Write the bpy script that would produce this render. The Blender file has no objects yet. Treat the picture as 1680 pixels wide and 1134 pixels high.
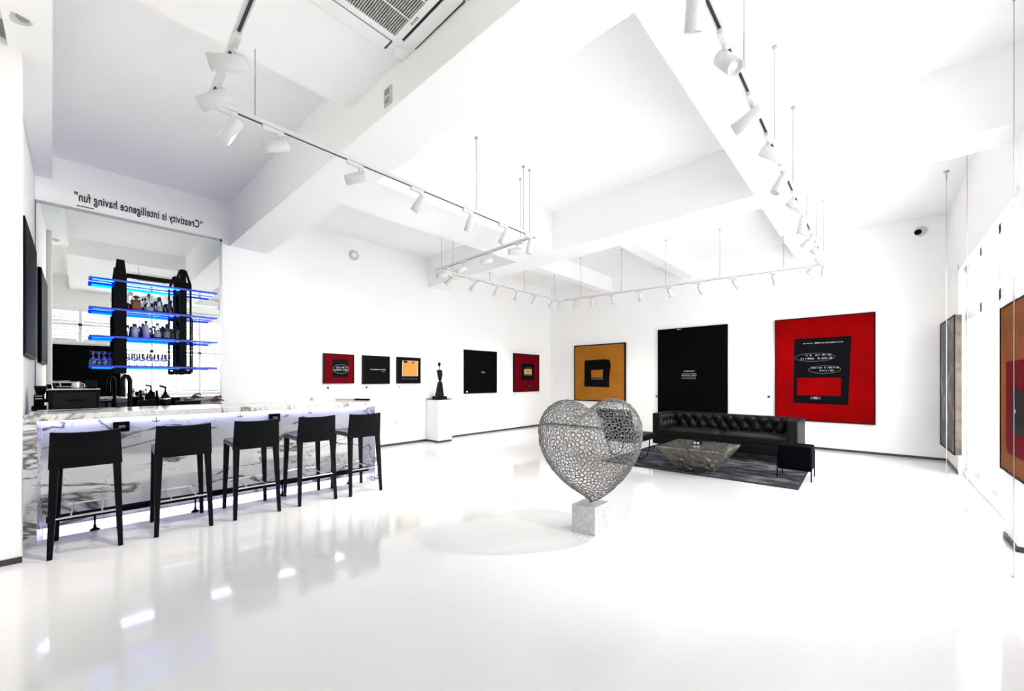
import bpy, bmesh, math, random
from math import sin, cos, pi, radians
from mathutils import Vector, Matrix
random.seed(7)
S = bpy.context.scene
COL = S.collection

# ---------------------------------------------------------------- materials
def mat(name, col, rough=.5, metal=0., spec=.5, coat=0., var=.04, nscale=8., bump=0., bscale=60., emit=None, estr=0., alpha=None, trans=0.):
    m = bpy.data.materials.new(name); m.use_nodes = True
    nt = m.node_tree; N = nt.nodes; L = nt.links
    p = N['Principled BSDF']
    p.inputs['Roughness'].default_value = rough
    p.inputs['Metallic'].default_value = metal
    p.inputs['Specular IOR Level'].default_value = spec
    p.inputs['Coat Weight'].default_value = coat
    p.inputs['Transmission Weight'].default_value = trans
    tc = N.new('ShaderNodeTexCoord')
    no = N.new('ShaderNodeTexNoise'); no.inputs['Scale'].default_value = nscale; no.inputs['Detail'].default_value = 4
    L.new(tc.outputs['Object'], no.inputs['Vector'])
    r = N.new('ShaderNodeValToRGB')
    c0 = [max(0, c * (1 - var)) for c in col]; c1 = [min(1, c * (1 + var)) for c in col]
    r.color_ramp.elements[0].position = .3; r.color_ramp.elements[0].color = (*c0, 1)
    r.color_ramp.elements[1].position = .7; r.color_ramp.elements[1].color = (*c1, 1)
    L.new(no.outputs['Fac'], r.inputs['Fac']); L.new(r.outputs['Color'], p.inputs['Base Color'])
    if bump:
        n2 = N.new('ShaderNodeTexNoise'); n2.inputs['Scale'].default_value = bscale; n2.inputs['Detail'].default_value = 3
        L.new(tc.outputs['Object'], n2.inputs['Vector'])
        b = N.new('ShaderNodeBump'); b.inputs['Strength'].default_value = bump; b.inputs['Distance'].default_value = .01
        L.new(n2.outputs['Fac'], b.inputs['Height']); L.new(b.outputs['Normal'], p.inputs['Normal'])
    if emit:
        p.inputs['Emission Color'].default_value = (*emit, 1); p.inputs['Emission Strength'].default_value = estr
    m.diffuse_color = (*col, 1)
    return m

def marble(name, base, vein, scale=1.6, stretch=(1, 1, 1), width=.035, rough=.12, amount=.85, cloud=.5):
    m = bpy.data.materials.new(name); m.use_nodes = True
    nt = m.node_tree; N = nt.nodes; L = nt.links; p = N['Principled BSDF']
    p.inputs['Roughness'].default_value = rough
    tc = N.new('ShaderNodeTexCoord'); mp = N.new('ShaderNodeMapping'); mp.inputs['Scale'].default_value = stretch
    mp.inputs['Rotation'].default_value = (0, radians(8), 0)
    L.new(tc.outputs['Object'], mp.inputs['Vector'])
    def vein_mask(sc, w, off):
        n = N.new('ShaderNodeTexNoise'); n.inputs['Scale'].default_value = sc; n.inputs['Detail'].default_value = 5
        n.inputs['Roughness'].default_value = .56; n.inputs['Distortion'].default_value = .55
        ad = N.new('ShaderNodeVectorMath'); ad.inputs[1].default_value = (off, off * 1.7, off * .6)
        L.new(mp.outputs['Vector'], ad.inputs[0]); L.new(ad.outputs[0], n.inputs['Vector'])
        s = N.new('ShaderNodeMath'); s.operation = 'SUBTRACT'; s.inputs[1].default_value = .5
        a = N.new('ShaderNodeMath'); a.operation = 'ABSOLUTE'
        r = N.new('ShaderNodeMapRange'); r.inputs['From Min'].default_value = 0; r.inputs['From Max'].default_value = w
        r.inputs['To Min'].default_value = 1; r.inputs['To Max'].default_value = 0; r.interpolation_type = 'SMOOTHSTEP'
        L.new(n.outputs['Fac'], s.inputs[0]); L.new(s.outputs[0], a.inputs[0]); L.new(a.outputs[0], r.inputs['Value'])
        return r.outputs['Result']
    v1 = vein_mask(scale, width, 0.); v2 = vein_mask(scale * 2.1, width * .45, 5.3)
    gate = N.new('ShaderNodeTexNoise'); gate.inputs['Scale'].default_value = scale * .9
    L.new(mp.outputs['Vector'], gate.inputs['Vector'])
    g = N.new('ShaderNodeMapRange'); g.inputs['From Min'].default_value = .35; g.inputs['From Max'].default_value = .62
    L.new(gate.outputs['Fac'], g.inputs['Value'])
    m2 = N.new('ShaderNodeMath'); m2.operation = 'MULTIPLY'; L.new(v2, m2.inputs[0]); L.new(g.outputs[0], m2.inputs[1])
    mx = N.new('ShaderNodeMath'); mx.operation = 'MAXIMUM'; L.new(v1, mx.inputs[0]); L.new(m2.outputs[0], mx.inputs[1])
    ml = N.new('ShaderNodeMath'); ml.operation = 'MULTIPLY'; ml.inputs[1].default_value = amount; L.new(mx.outputs[0], ml.inputs[0])
    cl = N.new('ShaderNodeTexNoise'); cl.inputs['Scale'].default_value = scale * 2; cl.inputs['Detail'].default_value = 6
    L.new(mp.outputs['Vector'], cl.inputs['Vector'])
    ramp = N.new('ShaderNodeValToRGB')
    ramp.color_ramp.elements[0].position = .3; ramp.color_ramp.elements[0].color = (*[b * (1 - .25 * cloud) for b in base], 1)
    ramp.color_ramp.elements[1].position = .6; ramp.color_ramp.elements[1].color = (*base, 1)
    L.new(cl.outputs['Fac'], ramp.inputs['Fac'])
    mix = N.new('ShaderNodeMixRGB'); mix.inputs['Color2'].default_value = (*vein, 1)
    L.new(ramp.outputs['Color'], mix.inputs['Color1']); L.new(ml.outputs[0], mix.inputs['Fac']); L.new(mix.outputs['Color'], p.inputs['Base Color'])
    return m

def ramped(name, stops, scale=6., detail=8., rough=.6, stretch=(1, 1, 1), bump=0., spec=.5, dist=0.):
    m = bpy.data.materials.new(name); m.use_nodes = True
    nt = m.node_tree; N = nt.nodes; L = nt.links; p = N['Principled BSDF']
    p.inputs['Roughness'].default_value = rough; p.inputs['Specular IOR Level'].default_value = spec
    tc = N.new('ShaderNodeTexCoord'); mp = N.new('ShaderNodeMapping'); mp.inputs['Scale'].default_value = stretch
    no = N.new('ShaderNodeTexNoise'); no.inputs['Scale'].default_value = scale; no.inputs['Detail'].default_value = detail
    no.inputs['Roughness'].default_value = .62; no.inputs['Distortion'].default_value = dist
    r = N.new('ShaderNodeValToRGB')
    r.color_ramp.elements[0].position = stops[0][0]; r.color_ramp.elements[0].color = (*stops[0][1], 1)
    r.color_ramp.elements[1].position = stops[-1][0]; r.color_ramp.elements[1].color = (*stops[-1][1], 1)
    for pos, c in stops[1:-1]:
        e = r.color_ramp.elements.new(pos); e.color = (*c, 1)
    L.new(tc.outputs['Object'], mp.inputs['Vector']); L.new(mp.outputs['Vector'], no.inputs['Vector'])
    L.new(no.outputs['Fac'], r.inputs['Fac']); L.new(r.outputs['Color'], p.inputs['Base Color'])
    if bump:
        b = N.new('ShaderNodeBump'); b.inputs['Strength'].default_value = bump; b.inputs['Distance'].default_value = .02
        L.new(no.outputs['Fac'], b.inputs['Height']); L.new(b.outputs['Normal'], p.inputs['Normal'])
    return m

def thin_glass(name, tint=(.95, .98, 1), gloss=.12, rough=.02):
    m = bpy.data.materials.new(name); m.use_nodes = True
    nt = m.node_tree; N = nt.nodes; L = nt.links; N.remove(N['Principled BSDF'])
    t = N.new('ShaderNodeBsdfTransparent'); t.inputs['Color'].default_value = (*tint, 1)
    g = N.new('ShaderNodeBsdfGlossy'); g.inputs['Roughness'].default_value = rough
    lw = N.new('ShaderNodeLayerWeight'); lw.inputs['Blend'].default_value = gloss
    mx = N.new('ShaderNodeMixShader'); L.new(lw.outputs['Fresnel'], mx.inputs['Fac']); L.new(t.outputs[0], mx.inputs[1]); L.new(g.outputs[0], mx.inputs[2])
    L.new(mx.outputs[0], N['Material Output'].inputs['Surface'])
    return m

M = {}
M['wall'] = mat('wall_paint', (.90, .895, .885), .75, spec=.2, var=.006, nscale=2, bump=.03, bscale=220)
M['ceil'] = mat('ceiling_paint', (.91, .91, .91), .8, spec=.15, var=.005, nscale=2)
M['floor'] = mat('white_epoxy', (.745, .745, .742), .07, spec=.55, coat=.0, var=.01, nscale=1.2, bump=.012, bscale=9)
M['base'] = mat('charcoal_skirting', (.035, .035, .04), .4)
M['white'] = mat('white_gloss', (.86, .86, .86), .35, var=.01)
M['lampwhite'] = mat('lamp_white', (.66, .66, .655), .4, var=.01)
M['rod'] = mat('rod_metal', (.40, .40, .40), .5, spec=.2)
M['slot'] = mat('track_slot', (.015, .016, .025), .35)
M['black'] = mat('black_satin', (.0020, .0022, .0030), .5, spec=.06, var=.1)
M['blackm'] = mat('black_matte', (.0010, .0013, .0015), .6, spec=.03, var=.1)
M['leather'] = mat('black_leather', (.0016, .0020, .0032), .48, spec=.10, var=.2, nscale=30, bump=.08, bscale=180)
M['seat'] = mat('black_seat_leather', (.0035, .004, .006), .33, spec=.5, var=.2, nscale=30, bump=.05, bscale=180)
M['sofa'] = mat('sofa_leather', (.0040, .0036, .0036), .46, spec=.2, var=.2, nscale=20, bump=.06, bscale=140)
M['velvet'] = mat('black_velvet', (.0012, .0012, .0035), .9, spec=.04, var=.2)
M['chrome'] = mat('chrome', (.75, .75, .76), .12, metal=1.)
M['steel'] = mat('brushed_steel', (.62, .6, .57), .28, metal=1.)
M['alu'] = mat('grey_aluminium', (.42, .43, .45), .35, metal=.7)
M['wire'] = mat('polished_wire', (.17, .17, .17), .30, metal=.35, spec=.5, var=.15, nscale=20)
M['bronze'] = mat('black_bronze', (.002, .002, .002), .5, spec=.15, var=.2, bump=.2, bscale=40)
M['mirror'] = mat('mirror_silver', (.86, .90, .885), .0, metal=1., var=0)
M['marble'] = marble('counter_marble', (.68, .675, .67), (.10, .09, .075), 1.25, (.6, 1, 2.0), .024, .2, .95, .5)
M['marble2'] = marble('counter_top_marble', (.66, .66, .65), (.16, .15, .125), 1.5, (1.5, .8, 1), .036, .15, .9, .6)
M['plinthstone'] = marble('plinth_marble', (.56, .57, .585), (.30, .31, .33), 14., (1, 1, 1), .05, .25, .35, 1.)
M['stone'] = ramped('table_stone', [(.38, (.010, .009, .008)), (.47, (.13, .12, .10)), (.54, (.03, .027, .022)), (.64, (.42, .40, .35))], 17, 10, .45, bump=.6, dist=.35)
M['stonetop'] = ramped('table_top_stone', [(.33, (.04, .037, .032)), (.48, (.11, .103, .09)), (.7, (.25, .24, .215))], 5, 8, .12, (1, 2.2, 1), dist=1.5)
M['rug'] = ramped('rug_pile', [(.36, (.012, .012, .016)), (.5, (.05, .051, .062)), (.64, (.17, .172, .195))], 5, 10, .9, (1.0, .55, 1), bump=.3, spec=.1)
M['rugedge'] = mat('rug_binding', (.008, .008, .01), .8)
M['red'] = mat('paint_red', (.205, .0006, .0010), .6, spec=.015, var=.14, nscale=2.5)
M['crimson'] = mat('paint_crimson', (.125, .0012, .0050), .6, spec=.02, var=.1, nscale=3)
M['ochre'] = mat('paint_ochre', (.33, .125, .014), .6, spec=.06, var=.10, nscale=3)
M['orange'] = mat('paint_orange', (.56, .25, .055), .6, spec=.06, var=.10, nscale=5)
M['paintedge'] = mat('paint_buff', (.62, .50, .36), .6)
M['brown'] = mat('paint_umber', (.21, .066, .020), .6, spec=.02, var=.2, nscale=3)
M['inkblack'] = mat('paint_black', (.0022, .0026, .0038), .5, spec=.04, var=.1)
M['chalk'] = mat('paint_chalk', (.62, .62, .62), .7)
M['chalkdim'] = mat('paint_chalk_dim', (.22, .22, .23), .7)
M['figure'] = ramped('paint_smoky', [(.40, (.012, .009, .008)), (.54, (.05, .040, .036)), (.66, (.36, .33, .31))], 2.6, 7, .5, (1.4, 1, .7), dist=1.5)
M['canvasedge'] = mat('bare_canvas_edge', (.10, .08, .066), .7, spec=.1, var=.3)
M['darkframe'] = mat('dark_frame', (.003, .0022, .0026), .5, spec=.1)
M['letter'] = mat('black_vinyl', (.006, .006, .008), .5)
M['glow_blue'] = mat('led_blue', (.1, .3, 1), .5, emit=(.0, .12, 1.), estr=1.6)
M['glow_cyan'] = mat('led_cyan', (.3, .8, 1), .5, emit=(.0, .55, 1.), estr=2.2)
M['glow_white'] = mat('led_cool', (.9, .92, 1), .5, emit=(.50, .53, 1.), estr=5.)
M['glow_base'] = mat('led_base', (.9, .92, 1), .5, emit=(.50, .53, 1.), estr=2.2)
M['lens'] = mat('lamp_lens', (.9, .8, .55), .3, emit=(1, .78, .42), estr=1.2)
M['reflector'] = mat('lamp_reflector', (.62, .62, .60), .35, metal=.3)
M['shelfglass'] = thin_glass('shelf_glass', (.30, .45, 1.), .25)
_n = M['shelfglass'].node_tree; _e = _n.nodes.new('ShaderNodeEmission'); _e.inputs['Color'].default_value = (.0, .07, 1, 1); _e.inputs['Strength'].default_value = .16  # LED glow put into the shelf glass as faint blue emission
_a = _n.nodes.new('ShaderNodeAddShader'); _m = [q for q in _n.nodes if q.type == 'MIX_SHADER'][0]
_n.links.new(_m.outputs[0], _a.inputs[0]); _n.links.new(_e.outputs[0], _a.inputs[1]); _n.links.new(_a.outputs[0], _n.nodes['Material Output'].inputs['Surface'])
M['glass'] = thin_glass('clear_glass', (.92, .935, .95), .42)
M['pane'] = thin_glass('window_glass', (.99, .99, .99), .06)
_m = [q for q in M['pane'].node_tree.nodes if q.type == 'MIX_SHADER'][0]; M['pane'].node_tree.links.remove(_m.inputs['Fac'].links[0]); _m.inputs['Fac'].default_value = .03
M['amber'] = mat('amber_spirit', (.085, .013, .003), .08, var=.2, coat=.5)
M['garnet'] = mat('dark_red_glass', (.035, .002, .003), .08, coat=.5)
M['brownglass'] = mat('brown_glass', (.035, .014, .009), .08, coat=.5)
M['green'] = mat('green_glass', (.006, .065, .014), .08, coat=.5)
M['olive'] = mat('olive_glass', (.025, .045, .006), .08, coat=.5)
M['bluespirit'] = mat('blue_spirit', (.03, .04, .25), .08, coat=.5)
M['frost'] = mat('frosted_glass', (.30, .31, .32), .35)
M['paperlabel'] = mat('bottle_paper', (.27, .25, .20), .7)
M['beigelabel'] = mat('bottle_paper_beige', (.20, .165, .09), .7)
M['cap'] = mat('bottle_cap', (.01, .01, .014), .4)
M['litedge'] = mat('lit_edge', (.01, .03, .2), .2, emit=(.0, .04, .7), estr=.22)
M['grille'] = mat('grille_dark', (.05, .052, .045), .6)
M['greyplastic'] = mat('grey_plastic', (.28, .30, .28), .5)
M['palegrey'] = mat('pale_plastic', (.55, .56, .54), .5)
M['redpot'] = ramped('mottled_red_leaves', [(.35, (.01, .008, .008)), (.5, (.12, .02, .015)), (.65, (.22, .18, .15))], 40, 4, .6)
M['bristle'] = ramped('grey_bristle', [(.3, (.25, .24, .22)), (.7, (.55, .54, .5))], 60, 3, .8, (1, 8, 1))
M['counterdark'] = mat('dark_worktop', (.006, .0075, .009), .5, spec=.08)
M['cabinet'] = mat('grey_cabinet', (.30, .31, .33), .5)

# ---------------------------------------------------------------- mesh builder
class MB:
    def __init__(s): s.v = []; s.f = []; s.smooth = []
    def add(s, vs, fs, smooth=False):
        o = len(s.v); s.v += [Vector(q) for q in vs]
        for f in fs: s.f.append([i + o for i in f]); s.smooth.append(smooth)
        return s
    def hexa(s, p):  # 8 pts: bottom 4 ccw, top 4 ccw
        return s.add(p, [(3, 2, 1, 0), (4, 5, 6, 7), (0, 1, 5, 4), (1, 2, 6, 5), (2, 3, 7, 6), (3, 0, 4, 7)])
    def box(s, x0, y0, z0, x1, y1, z1):
        return s.hexa([(x0, y0, z0), (x1, y0, z0), (x1, y1, z0), (x0, y1, z0), (x0, y0, z1), (x1, y0, z1), (x1, y1, z1), (x0, y1, z1)])
    def slab(s, quad, z0, z1):  # polygon in plan
        n = len(quad)
        vs = [(x, y, z0) for x, y in quad] + [(x, y, z1) for x, y in quad]
        return s.add(vs, [tuple(range(n - 1, -1, -1)), tuple(range(n, 2 * n))] + [(i, (i + 1) % n, (i + 1) % n + n, i + n) for i in range(n)])
    def prism(s, pts, d):  # polygon of 3d pts extruded by vector d
        n = len(pts); d = Vector(d); P = [Vector(q) for q in pts]
        return s.add(P + [q + d for q in P], [tuple(range(n - 1, -1, -1)), tuple(range(n, 2 * n))] + [(i, (i + 1) % n, (i + 1) % n + n, i + n) for i in range(n)])
    def obox(s, c, ax, ay, az):
        c, ax, ay, az = Vector(c), Vector(ax), Vector(ay), Vector(az)
        return s.hexa([c - ax - ay - az, c + ax - ay - az, c + ax + ay - az, c - ax + ay - az, c - ax - ay + az, c + ax - ay + az, c + ax + ay + az, c - ax + ay + az])
    def bar(s, a, b, w, h=None, up=(0, 0, 1)):
        a, b = Vector(a), Vector(b); d = b - a; h = h or w
        u = Vector(up)
        if abs(d.normalized().dot(u)) > .95: u = Vector((1, 0, 0))
        x = d.cross(u).normalized(); y = x.cross(d).normalized()
        return s.obox((a + b) / 2, d / 2, x * w / 2, y * h / 2)
    def cyl(s, a, b, r0, r1=None, n=16, caps=True, smooth=True):
        a, b = Vector(a), Vector(b); r1 = r0 if r1 is None else r1
        d = (b - a).normalized(); u = Vector((0, 0, 1)) if abs(d.z) < .9 else Vector((1, 0, 0))
        x = d.cross(u).normalized(); y = d.cross(x)
        A = [a + (x * cos(2 * pi * i / n) + y * sin(2 * pi * i / n)) * r0 for i in range(n)]
        B = [b + (x * cos(2 * pi * i / n) + y * sin(2 * pi * i / n)) * r1 for i in range(n)]
        s.add(A + B, [(i, (i + 1) % n, (i + 1) % n + n, i + n) for i in range(n)], smooth)
        if caps: s.add(A, [tuple(range(n - 1, -1, -1))]); s.add(B, [tuple(range(n))])
        return s
    def lathe(s, prof, o=(0, 0, 0), n=20, axis=None, smooth=True):
        o = Vector(o); vs = []
        if axis is None: R = Matrix.Identity(3)
        else: R = Vector(axis).to_track_quat('Z', 'Y').to_matrix()
        for r, z in prof:
            for i in range(n): vs.append(o + R @ Vector((r * cos(2 * pi * i / n), r * sin(2 * pi * i / n), z)))
        fs = []
        for k in range(len(prof) - 1):
            for i in range(n):
                j = (i + 1) % n
                fs.append((k * n + i, k * n + j, (k + 1) * n + j, (k + 1) * n + i))
        return s.add(vs, fs, smooth)
    def tube(s, pts, r, n=8, smooth=True):
        P = [Vector(p) for p in pts]; vs = []
        prev = None
        for i, p in enumerate(P):
            d = (P[min(i + 1, len(P) - 1)] - P[max(i - 1, 0)]).normalized()
            if prev is None:
                u = Vector((0, 0, 1)) if abs(d.z) < .9 else Vector((1, 0, 0)); x = d.cross(u).normalized()
            else: x = (prev - d * prev.dot(d)).normalized()
            prev = x; y = d.cross(x); rr = r[i] if isinstance(r, (list, tuple)) else r
            vs += [p + (x * cos(2 * pi * k / n) + y * sin(2 * pi * k / n)) * rr for k in range(n)]
        fs = [(i * n + k, i * n + (k + 1) % n, (i + 1) * n + (k + 1) % n, (i + 1) * n + k) for i in range(len(P) - 1) for k in range(n)]
        s.add(vs, fs, smooth)
        return s.add(vs[:n], [tuple(range(n - 1, -1, -1))]).add(vs[-n:], [tuple(range(n))])
    def build(s, name, m, parent=None, bevel=0., seg=2, label=None, subsurf=0):
        root = parent
        while root is not None and root.parent is not None: root = root.parent
        inv = Matrix.Identity(4)
        if root is not None:
            inv = (Matrix.Translation(root.location) @ root.rotation_euler.to_matrix().to_4x4()).inverted() if root.get('worldparts') else inv
        me = bpy.data.meshes.new(name)
        me.from_pydata([inv @ q for q in s.v], [], s.f)
        for p, sm in zip(me.polygons, s.smooth): p.use_smooth = sm
        bm = bmesh.new(); bm.from_mesh(me); bmesh.ops.recalc_face_normals(bm, faces=bm.faces); bm.to_mesh(me); bm.free()
        me.materials.append(m)
        o = bpy.data.objects.new(name, me); COL.objects.link(o)
        if parent is not None: o.parent = parent
        if bevel:
            b = o.modifiers.new('edge', 'BEVEL'); b.width = bevel; b.segments = seg; b.limit_method = 'ANGLE'; b.angle_limit = radians(40)
        if subsurf:
            b = o.modifiers.new('sub', 'SUBSURF'); b.levels = subsurf; b.render_levels = subsurf
        if label: o['label'] = label
        return o

def thing(name, label, cat, loc=(0, 0, 0), group=None, rotz=0., world=True):
    o = bpy.data.objects.new(name, None); COL.objects.link(o); o.location = loc; o.rotation_euler = (0, 0, rotz)
    o.empty_display_size = .1
    o['label'] = label; o['category'] = cat
    if world: o['worldparts'] = 1
    if group: o['group'] = group
    return o
def tag(o, label, cat, group=None):
    o['label'] = label; o['category'] = cat
    if group: o['group'] = group
    return o
def struct(name, mb, m, parent=None, bevel=0.):
    o = mb.build(name, m, parent, bevel)
    if parent is None: o['kind'] = 'structure'
    return o
def dup(root, loc, rotz=0., label=None):
    r = root.copy(); COL.objects.link(r); r.location = loc; r.rotation_euler = (0, 0, rotz)
    if label: r['label'] = label
    for ch in list(root.children):
        c = ch.copy(); COL.objects.link(c); c.parent = r
        for g in list(ch.children):
            d = g.copy(); COL.objects.link(d); d.parent = c
    return r
ORD = ['first', 'second', 'third', 'fourth', 'fifth', 'sixth', 'seventh', 'eighth', 'ninth', 'tenth', 'eleventh']

# ---------------------------------------------------------------- camera
F_PX = 652.0; YAW = .741; EYE = 1.42
cam = bpy.data.cameras.new('camera'); co = bpy.data.objects.new('camera', cam); COL.objects.link(co)
co.location = (0, 0, EYE); co.rotation_euler = (pi / 2, 0, YAW - pi / 2)
cam.sensor_width = 36; cam.lens = F_PX / 1680 * 36; cam.shift_y = (624 - 567) / 1680; cam.clip_start = .02
S.camera = co
CR = Vector((sin(YAW), -cos(YAW), 0)); CF = Vector((cos(YAW), sin(YAW), 0)); CU = Vector((0, 0, 1))
def cdir(r, u, f): return (CR * r + CU * u + CF * f).normalized()   # heading given as right/up/ahead of where the photographer looks

# ---------------------------------------------------------------- the room
YL, XB, YR, X0 = 7.75, 10.3, -.95, -3.2
ZC, ZB = 4.28, 3.6
struct('floor', MB().box(X0, -1.3, -.1, XB + .2, YL + .2, 0), M['floor'])
struct('wall_left', MB().box(-.36, YL, 0, XB + .2, YL + .15, 4.6), M['wall'])
struct('wall_back', MB().box(XB, -1.3, 0, XB + .15, YL, 4.6), M['wall'])
struct('wall_front', MB().box(X0 - .15, -1.3, 0, X0, 4.92, 4.6), M['wall'])
# the solid block at the bar end (its end face and the side wall of the bar alcove)
struct('wall_alcove', MB().box(X0 - .15, 5.0, 0, -.362, YL + .15, 4.6), M['wall'])
struct('trim_11', MB().box(X0 - .15, 4.92, 0, -.297, 5.05, 4.6), M['wall'])
# ceiling: bays at 4.28, back bay a little higher
cb = MB()
cb.box(X0, -1.1, ZC, 5.7, YL, 4.7); cb.box(5.7, -1.1, 4.36, XB, YL, 4.7)
struct('ceiling', cb, M['ceil'])
struct('trim_1', MB().slab([(1.735, YR), (2.235, YR), (2.20, YL), (1.665, YL)], ZB, ZC + .02), M['ceil'])           # cross beam beside the bar
struct('trim_2', MB().slab([(5.35, YR), (5.79, YR), (6.07, YL), (5.547, YL)], ZB, 4.4), M['ceil'])                  # cross beam towards the far wall
struct('trim_3', MB().box(2.2, .73, ZB + .002, 5.5, 1.056, ZC + .02), M['ceil'])
struct('trim_4', MB().box(2.2, 4.06, ZB + .002, 5.6, 4.885, ZC + .02), M['ceil'])
struct('trim_5', MB().box(5.7, .99, 3.99, XB, 1.25, 4.4), M['ceil'])
struct('trim_6', MB().box(5.7, 3.34, 3.99, XB, 3.62, 4.4), M['ceil'])
struct('trim_7', MB().box(5.7, 5.57, 3.95, XB, 5.85, 4.4), M['ceil'])
struct('trim_8', MB().box(-.15, -.9, 3.93, 1.735, 3.6, ZC + .02), M['ceil'])                                        # dropped soffit around the cassette
struct('trim_9', MB().slab([(-.36, 4.0), (-.112, 4.0), (-.217, YL), (-.36, YL)], 3.98, ZC + .02), M['ceil'])         # boxed duct along the alcove wall
# right wall: piers, lintel, doors
rw = MB()
DW = (5.72, 8.92); W1 = (.95, 3.3); W2 = (-.7, .8); D2 = (3.75, 5.25)
T = -1.2
for x0, x1 in ((X0, W2[0]), (W2[1], W1[0]), (W1[1], D2[0]), (D2[1], DW[0]), (DW[1], XB)): rw.box(x0, T, 0, x1, YR, 4.6)
rw.box(W2[0], T, 0, W2[1], YR, 2.45); rw.box(W2[0], T, 3.4, W2[1], YR, 4.6)
rw.box(W1[0], T, 0, W1[1], YR, .98); rw.box(W1[0], T, 3.4, W1[1], YR, 4.6)
rw.box(D2[0], T, 3.12, D2[1], YR, 4.6); rw.box(DW[0], T, 3.12, DW[1], YR, 4.6)
struct('wall_right', rw, M['wall'])
struct('trim_10', MB().box(D2[1], YR, 0, DW[0] - .02, -.868, 2.3).box(9.0, YR, 0, XB, -.925, 2.3), M['wall'])   # pier casings below the pictures
def door_set(idx, x0, x1, n):
    d = MB()
    d.box(x0, -1.12, 2.30, x1, -1.0, 2.42)                                    # transom bar
    d.box(x0, -1.12, 3.02, x1, -1.0, 3.12)
    d.box(x0, -1.12, 0, x0 + .09, -1.0, 3.12); d.box(x1 - .09, -1.12, 0, x1, -1.0, 3.12)
    for k in range(1, n):
        xm = x0 + (x1 - x0) * k / n
        d.box(xm - .04, -1.12, .0, xm + .04, -1.0, 3.12)
        d.box(xm - .2, -1.10, 2.42, xm - .18, -1.03, 3.02)
    d.box(x0, -1.14, 0, x1, -.97, .07)
    # casing on the room side
    d.box(x0 - .03, YR, 3.06, x1 + .03, -.915, 3.16); d.box(x1 - .02, YR, 0, x1 + .06, -.915, 3.16)
    o = struct('door_%d' % idx, d, M['white'])
    struct('door_glass', MB().box(x0 + .05, -1.065, .1, x1 - .05, -1.058, 3.06), M['pane'], o)
    b = MB()
    for k in range(n):
        a = x0 + (x1 - x0) * k / n + .12; c = x0 + (x1 - x0) * (k + 1) / n - .12
        b.box(a, -1.11, .07, c, -1.05, .35)
    struct('door_bottom_rail', b, M['white'], o)
    return o
door_set(1, DW[0], DW[1], 3)
door_set(2, D2[0], D2[1], 2)
def shuttered(idx, x0, x1, z0, z1, n):
    d = MB(); d.box(x0, -1.1, z0, x1, -.93, z0 + .06); d.box(x0, -1.1, z1 - .06, x1, -.93, z1)
    w = (x1 - x0) / n
    for k in range(n + 1): d.box(x0 + w * k - .035, -1.08, z0, x0 + w * k + .035, -.95, z1)
    zm = z0 + (z1 - z0) * .55; d.box(x0, -1.08, zm - .04, x1, -.95, zm + .04)
    o = struct('window_%d' % idx, d, M['white'])
    sl = MB()
    for k in range(n):
        z = z0 + .1
        while z < z1 - .08:
            if abs(z - zm) > .07: sl.obox((x0 + w * (k + .5), -1.01, z), (w / 2 - .05, 0, 0), (0, .016, .036), (0, -.004, .002))
            z += .085
    struct('window_louvre', sl, M['white'], o)
    struct('window_glass', MB().box(x0, -1.15, z0, x1, -1.145, z1), M['pane'], o)
shuttered(1, W1[0], W1[1], .98, 3.4, 4)
shuttered(2, W2[0], W2[1], 2.45, 3.4, 2)
# skirting
bz = .045
struct('baseboard_left', MB().box(1.6, YL - .012, 0, 5.5, YL, bz).box(5.9, YL - .012, 0, XB, YL, bz), M['base'])
struct('baseboard_back', MB().box(XB - .012, -.93, 0, XB, YL - .012, bz), M['base'])
struct('baseboard_right', MB().box(5.25, -.868, 0, 5.70, -.856, bz).box(5.238, YR, 0, 5.25, -.856, bz).box(9.0, -.925, 0, XB - .012, -.913, bz).box(8.93, -.95, 0, 9.0, -.913, bz), M['base'])
struct('baseboard_alcove', MB().box(X0, 4.905, 0, -.292, 4.92, bz), M['base'])

# ---------------------------------------------------------------- bar counter
BA, BB = Vector((-.316, 5.36, 0)), Vector((2.90, 5.19, 0))
bd = (BB - BA).normalized(); bn = Vector((-bd.y, bd.x, 0)); BL = (BB - BA).length   # bn points to the mirror wall
def bp(s, t, z): return BA + bd * s + bn * t + Vector((0, 0, z))
def bbox(mb, s0, s1, t0, t1, z0, z1): return mb.hexa([bp(s0, t0, z0), bp(s1, t0, z0), bp(s1, t1, z0), bp(s0, t1, z0), bp(s0, t0, z1), bp(s1, t0, z1), bp(s1, t1, z1), bp(s0, t1, z1)])
bar = thing('bar_counter', 'white veined marble bar counter with waterfall ends lit from below, five black stools in front', 'bar', tuple(BA))
bbox(MB(), 0, BL, 0, .88, 1.06, 1.12).build('counter_top', M['marble2'], bar, .004)
bbox(MB(), 0, .078, 0, .88, 0, 1.06).build('end_panel', M['marble'], bar, .003)
bbox(MB(), BL - .078, BL, 0, .88, 0, 1.06).build('end_panel', M['marble'], bar, .003)
bbox(MB(), .078, BL - .078, .33, .37, .05, 1.06).build('front_panel', M['marble'], bar)
bbox(MB(), .078, BL - .078, .31, .37, 0, .05).build('plinth', M['alu'], bar)
led = MB(); bbox(led, .085, BL - .085, .292, .326, 1.035, 1.058); led.build('led_strip', M['glow_white'], bar, label='glowing light strip under the counter edge')
led = MB(); bbox(led, .085, BL - .085, .298, .309, .008, .048); led.build('led_strip', M['glow_base'], bar, label='glowing light strip along the bar foot')
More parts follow.
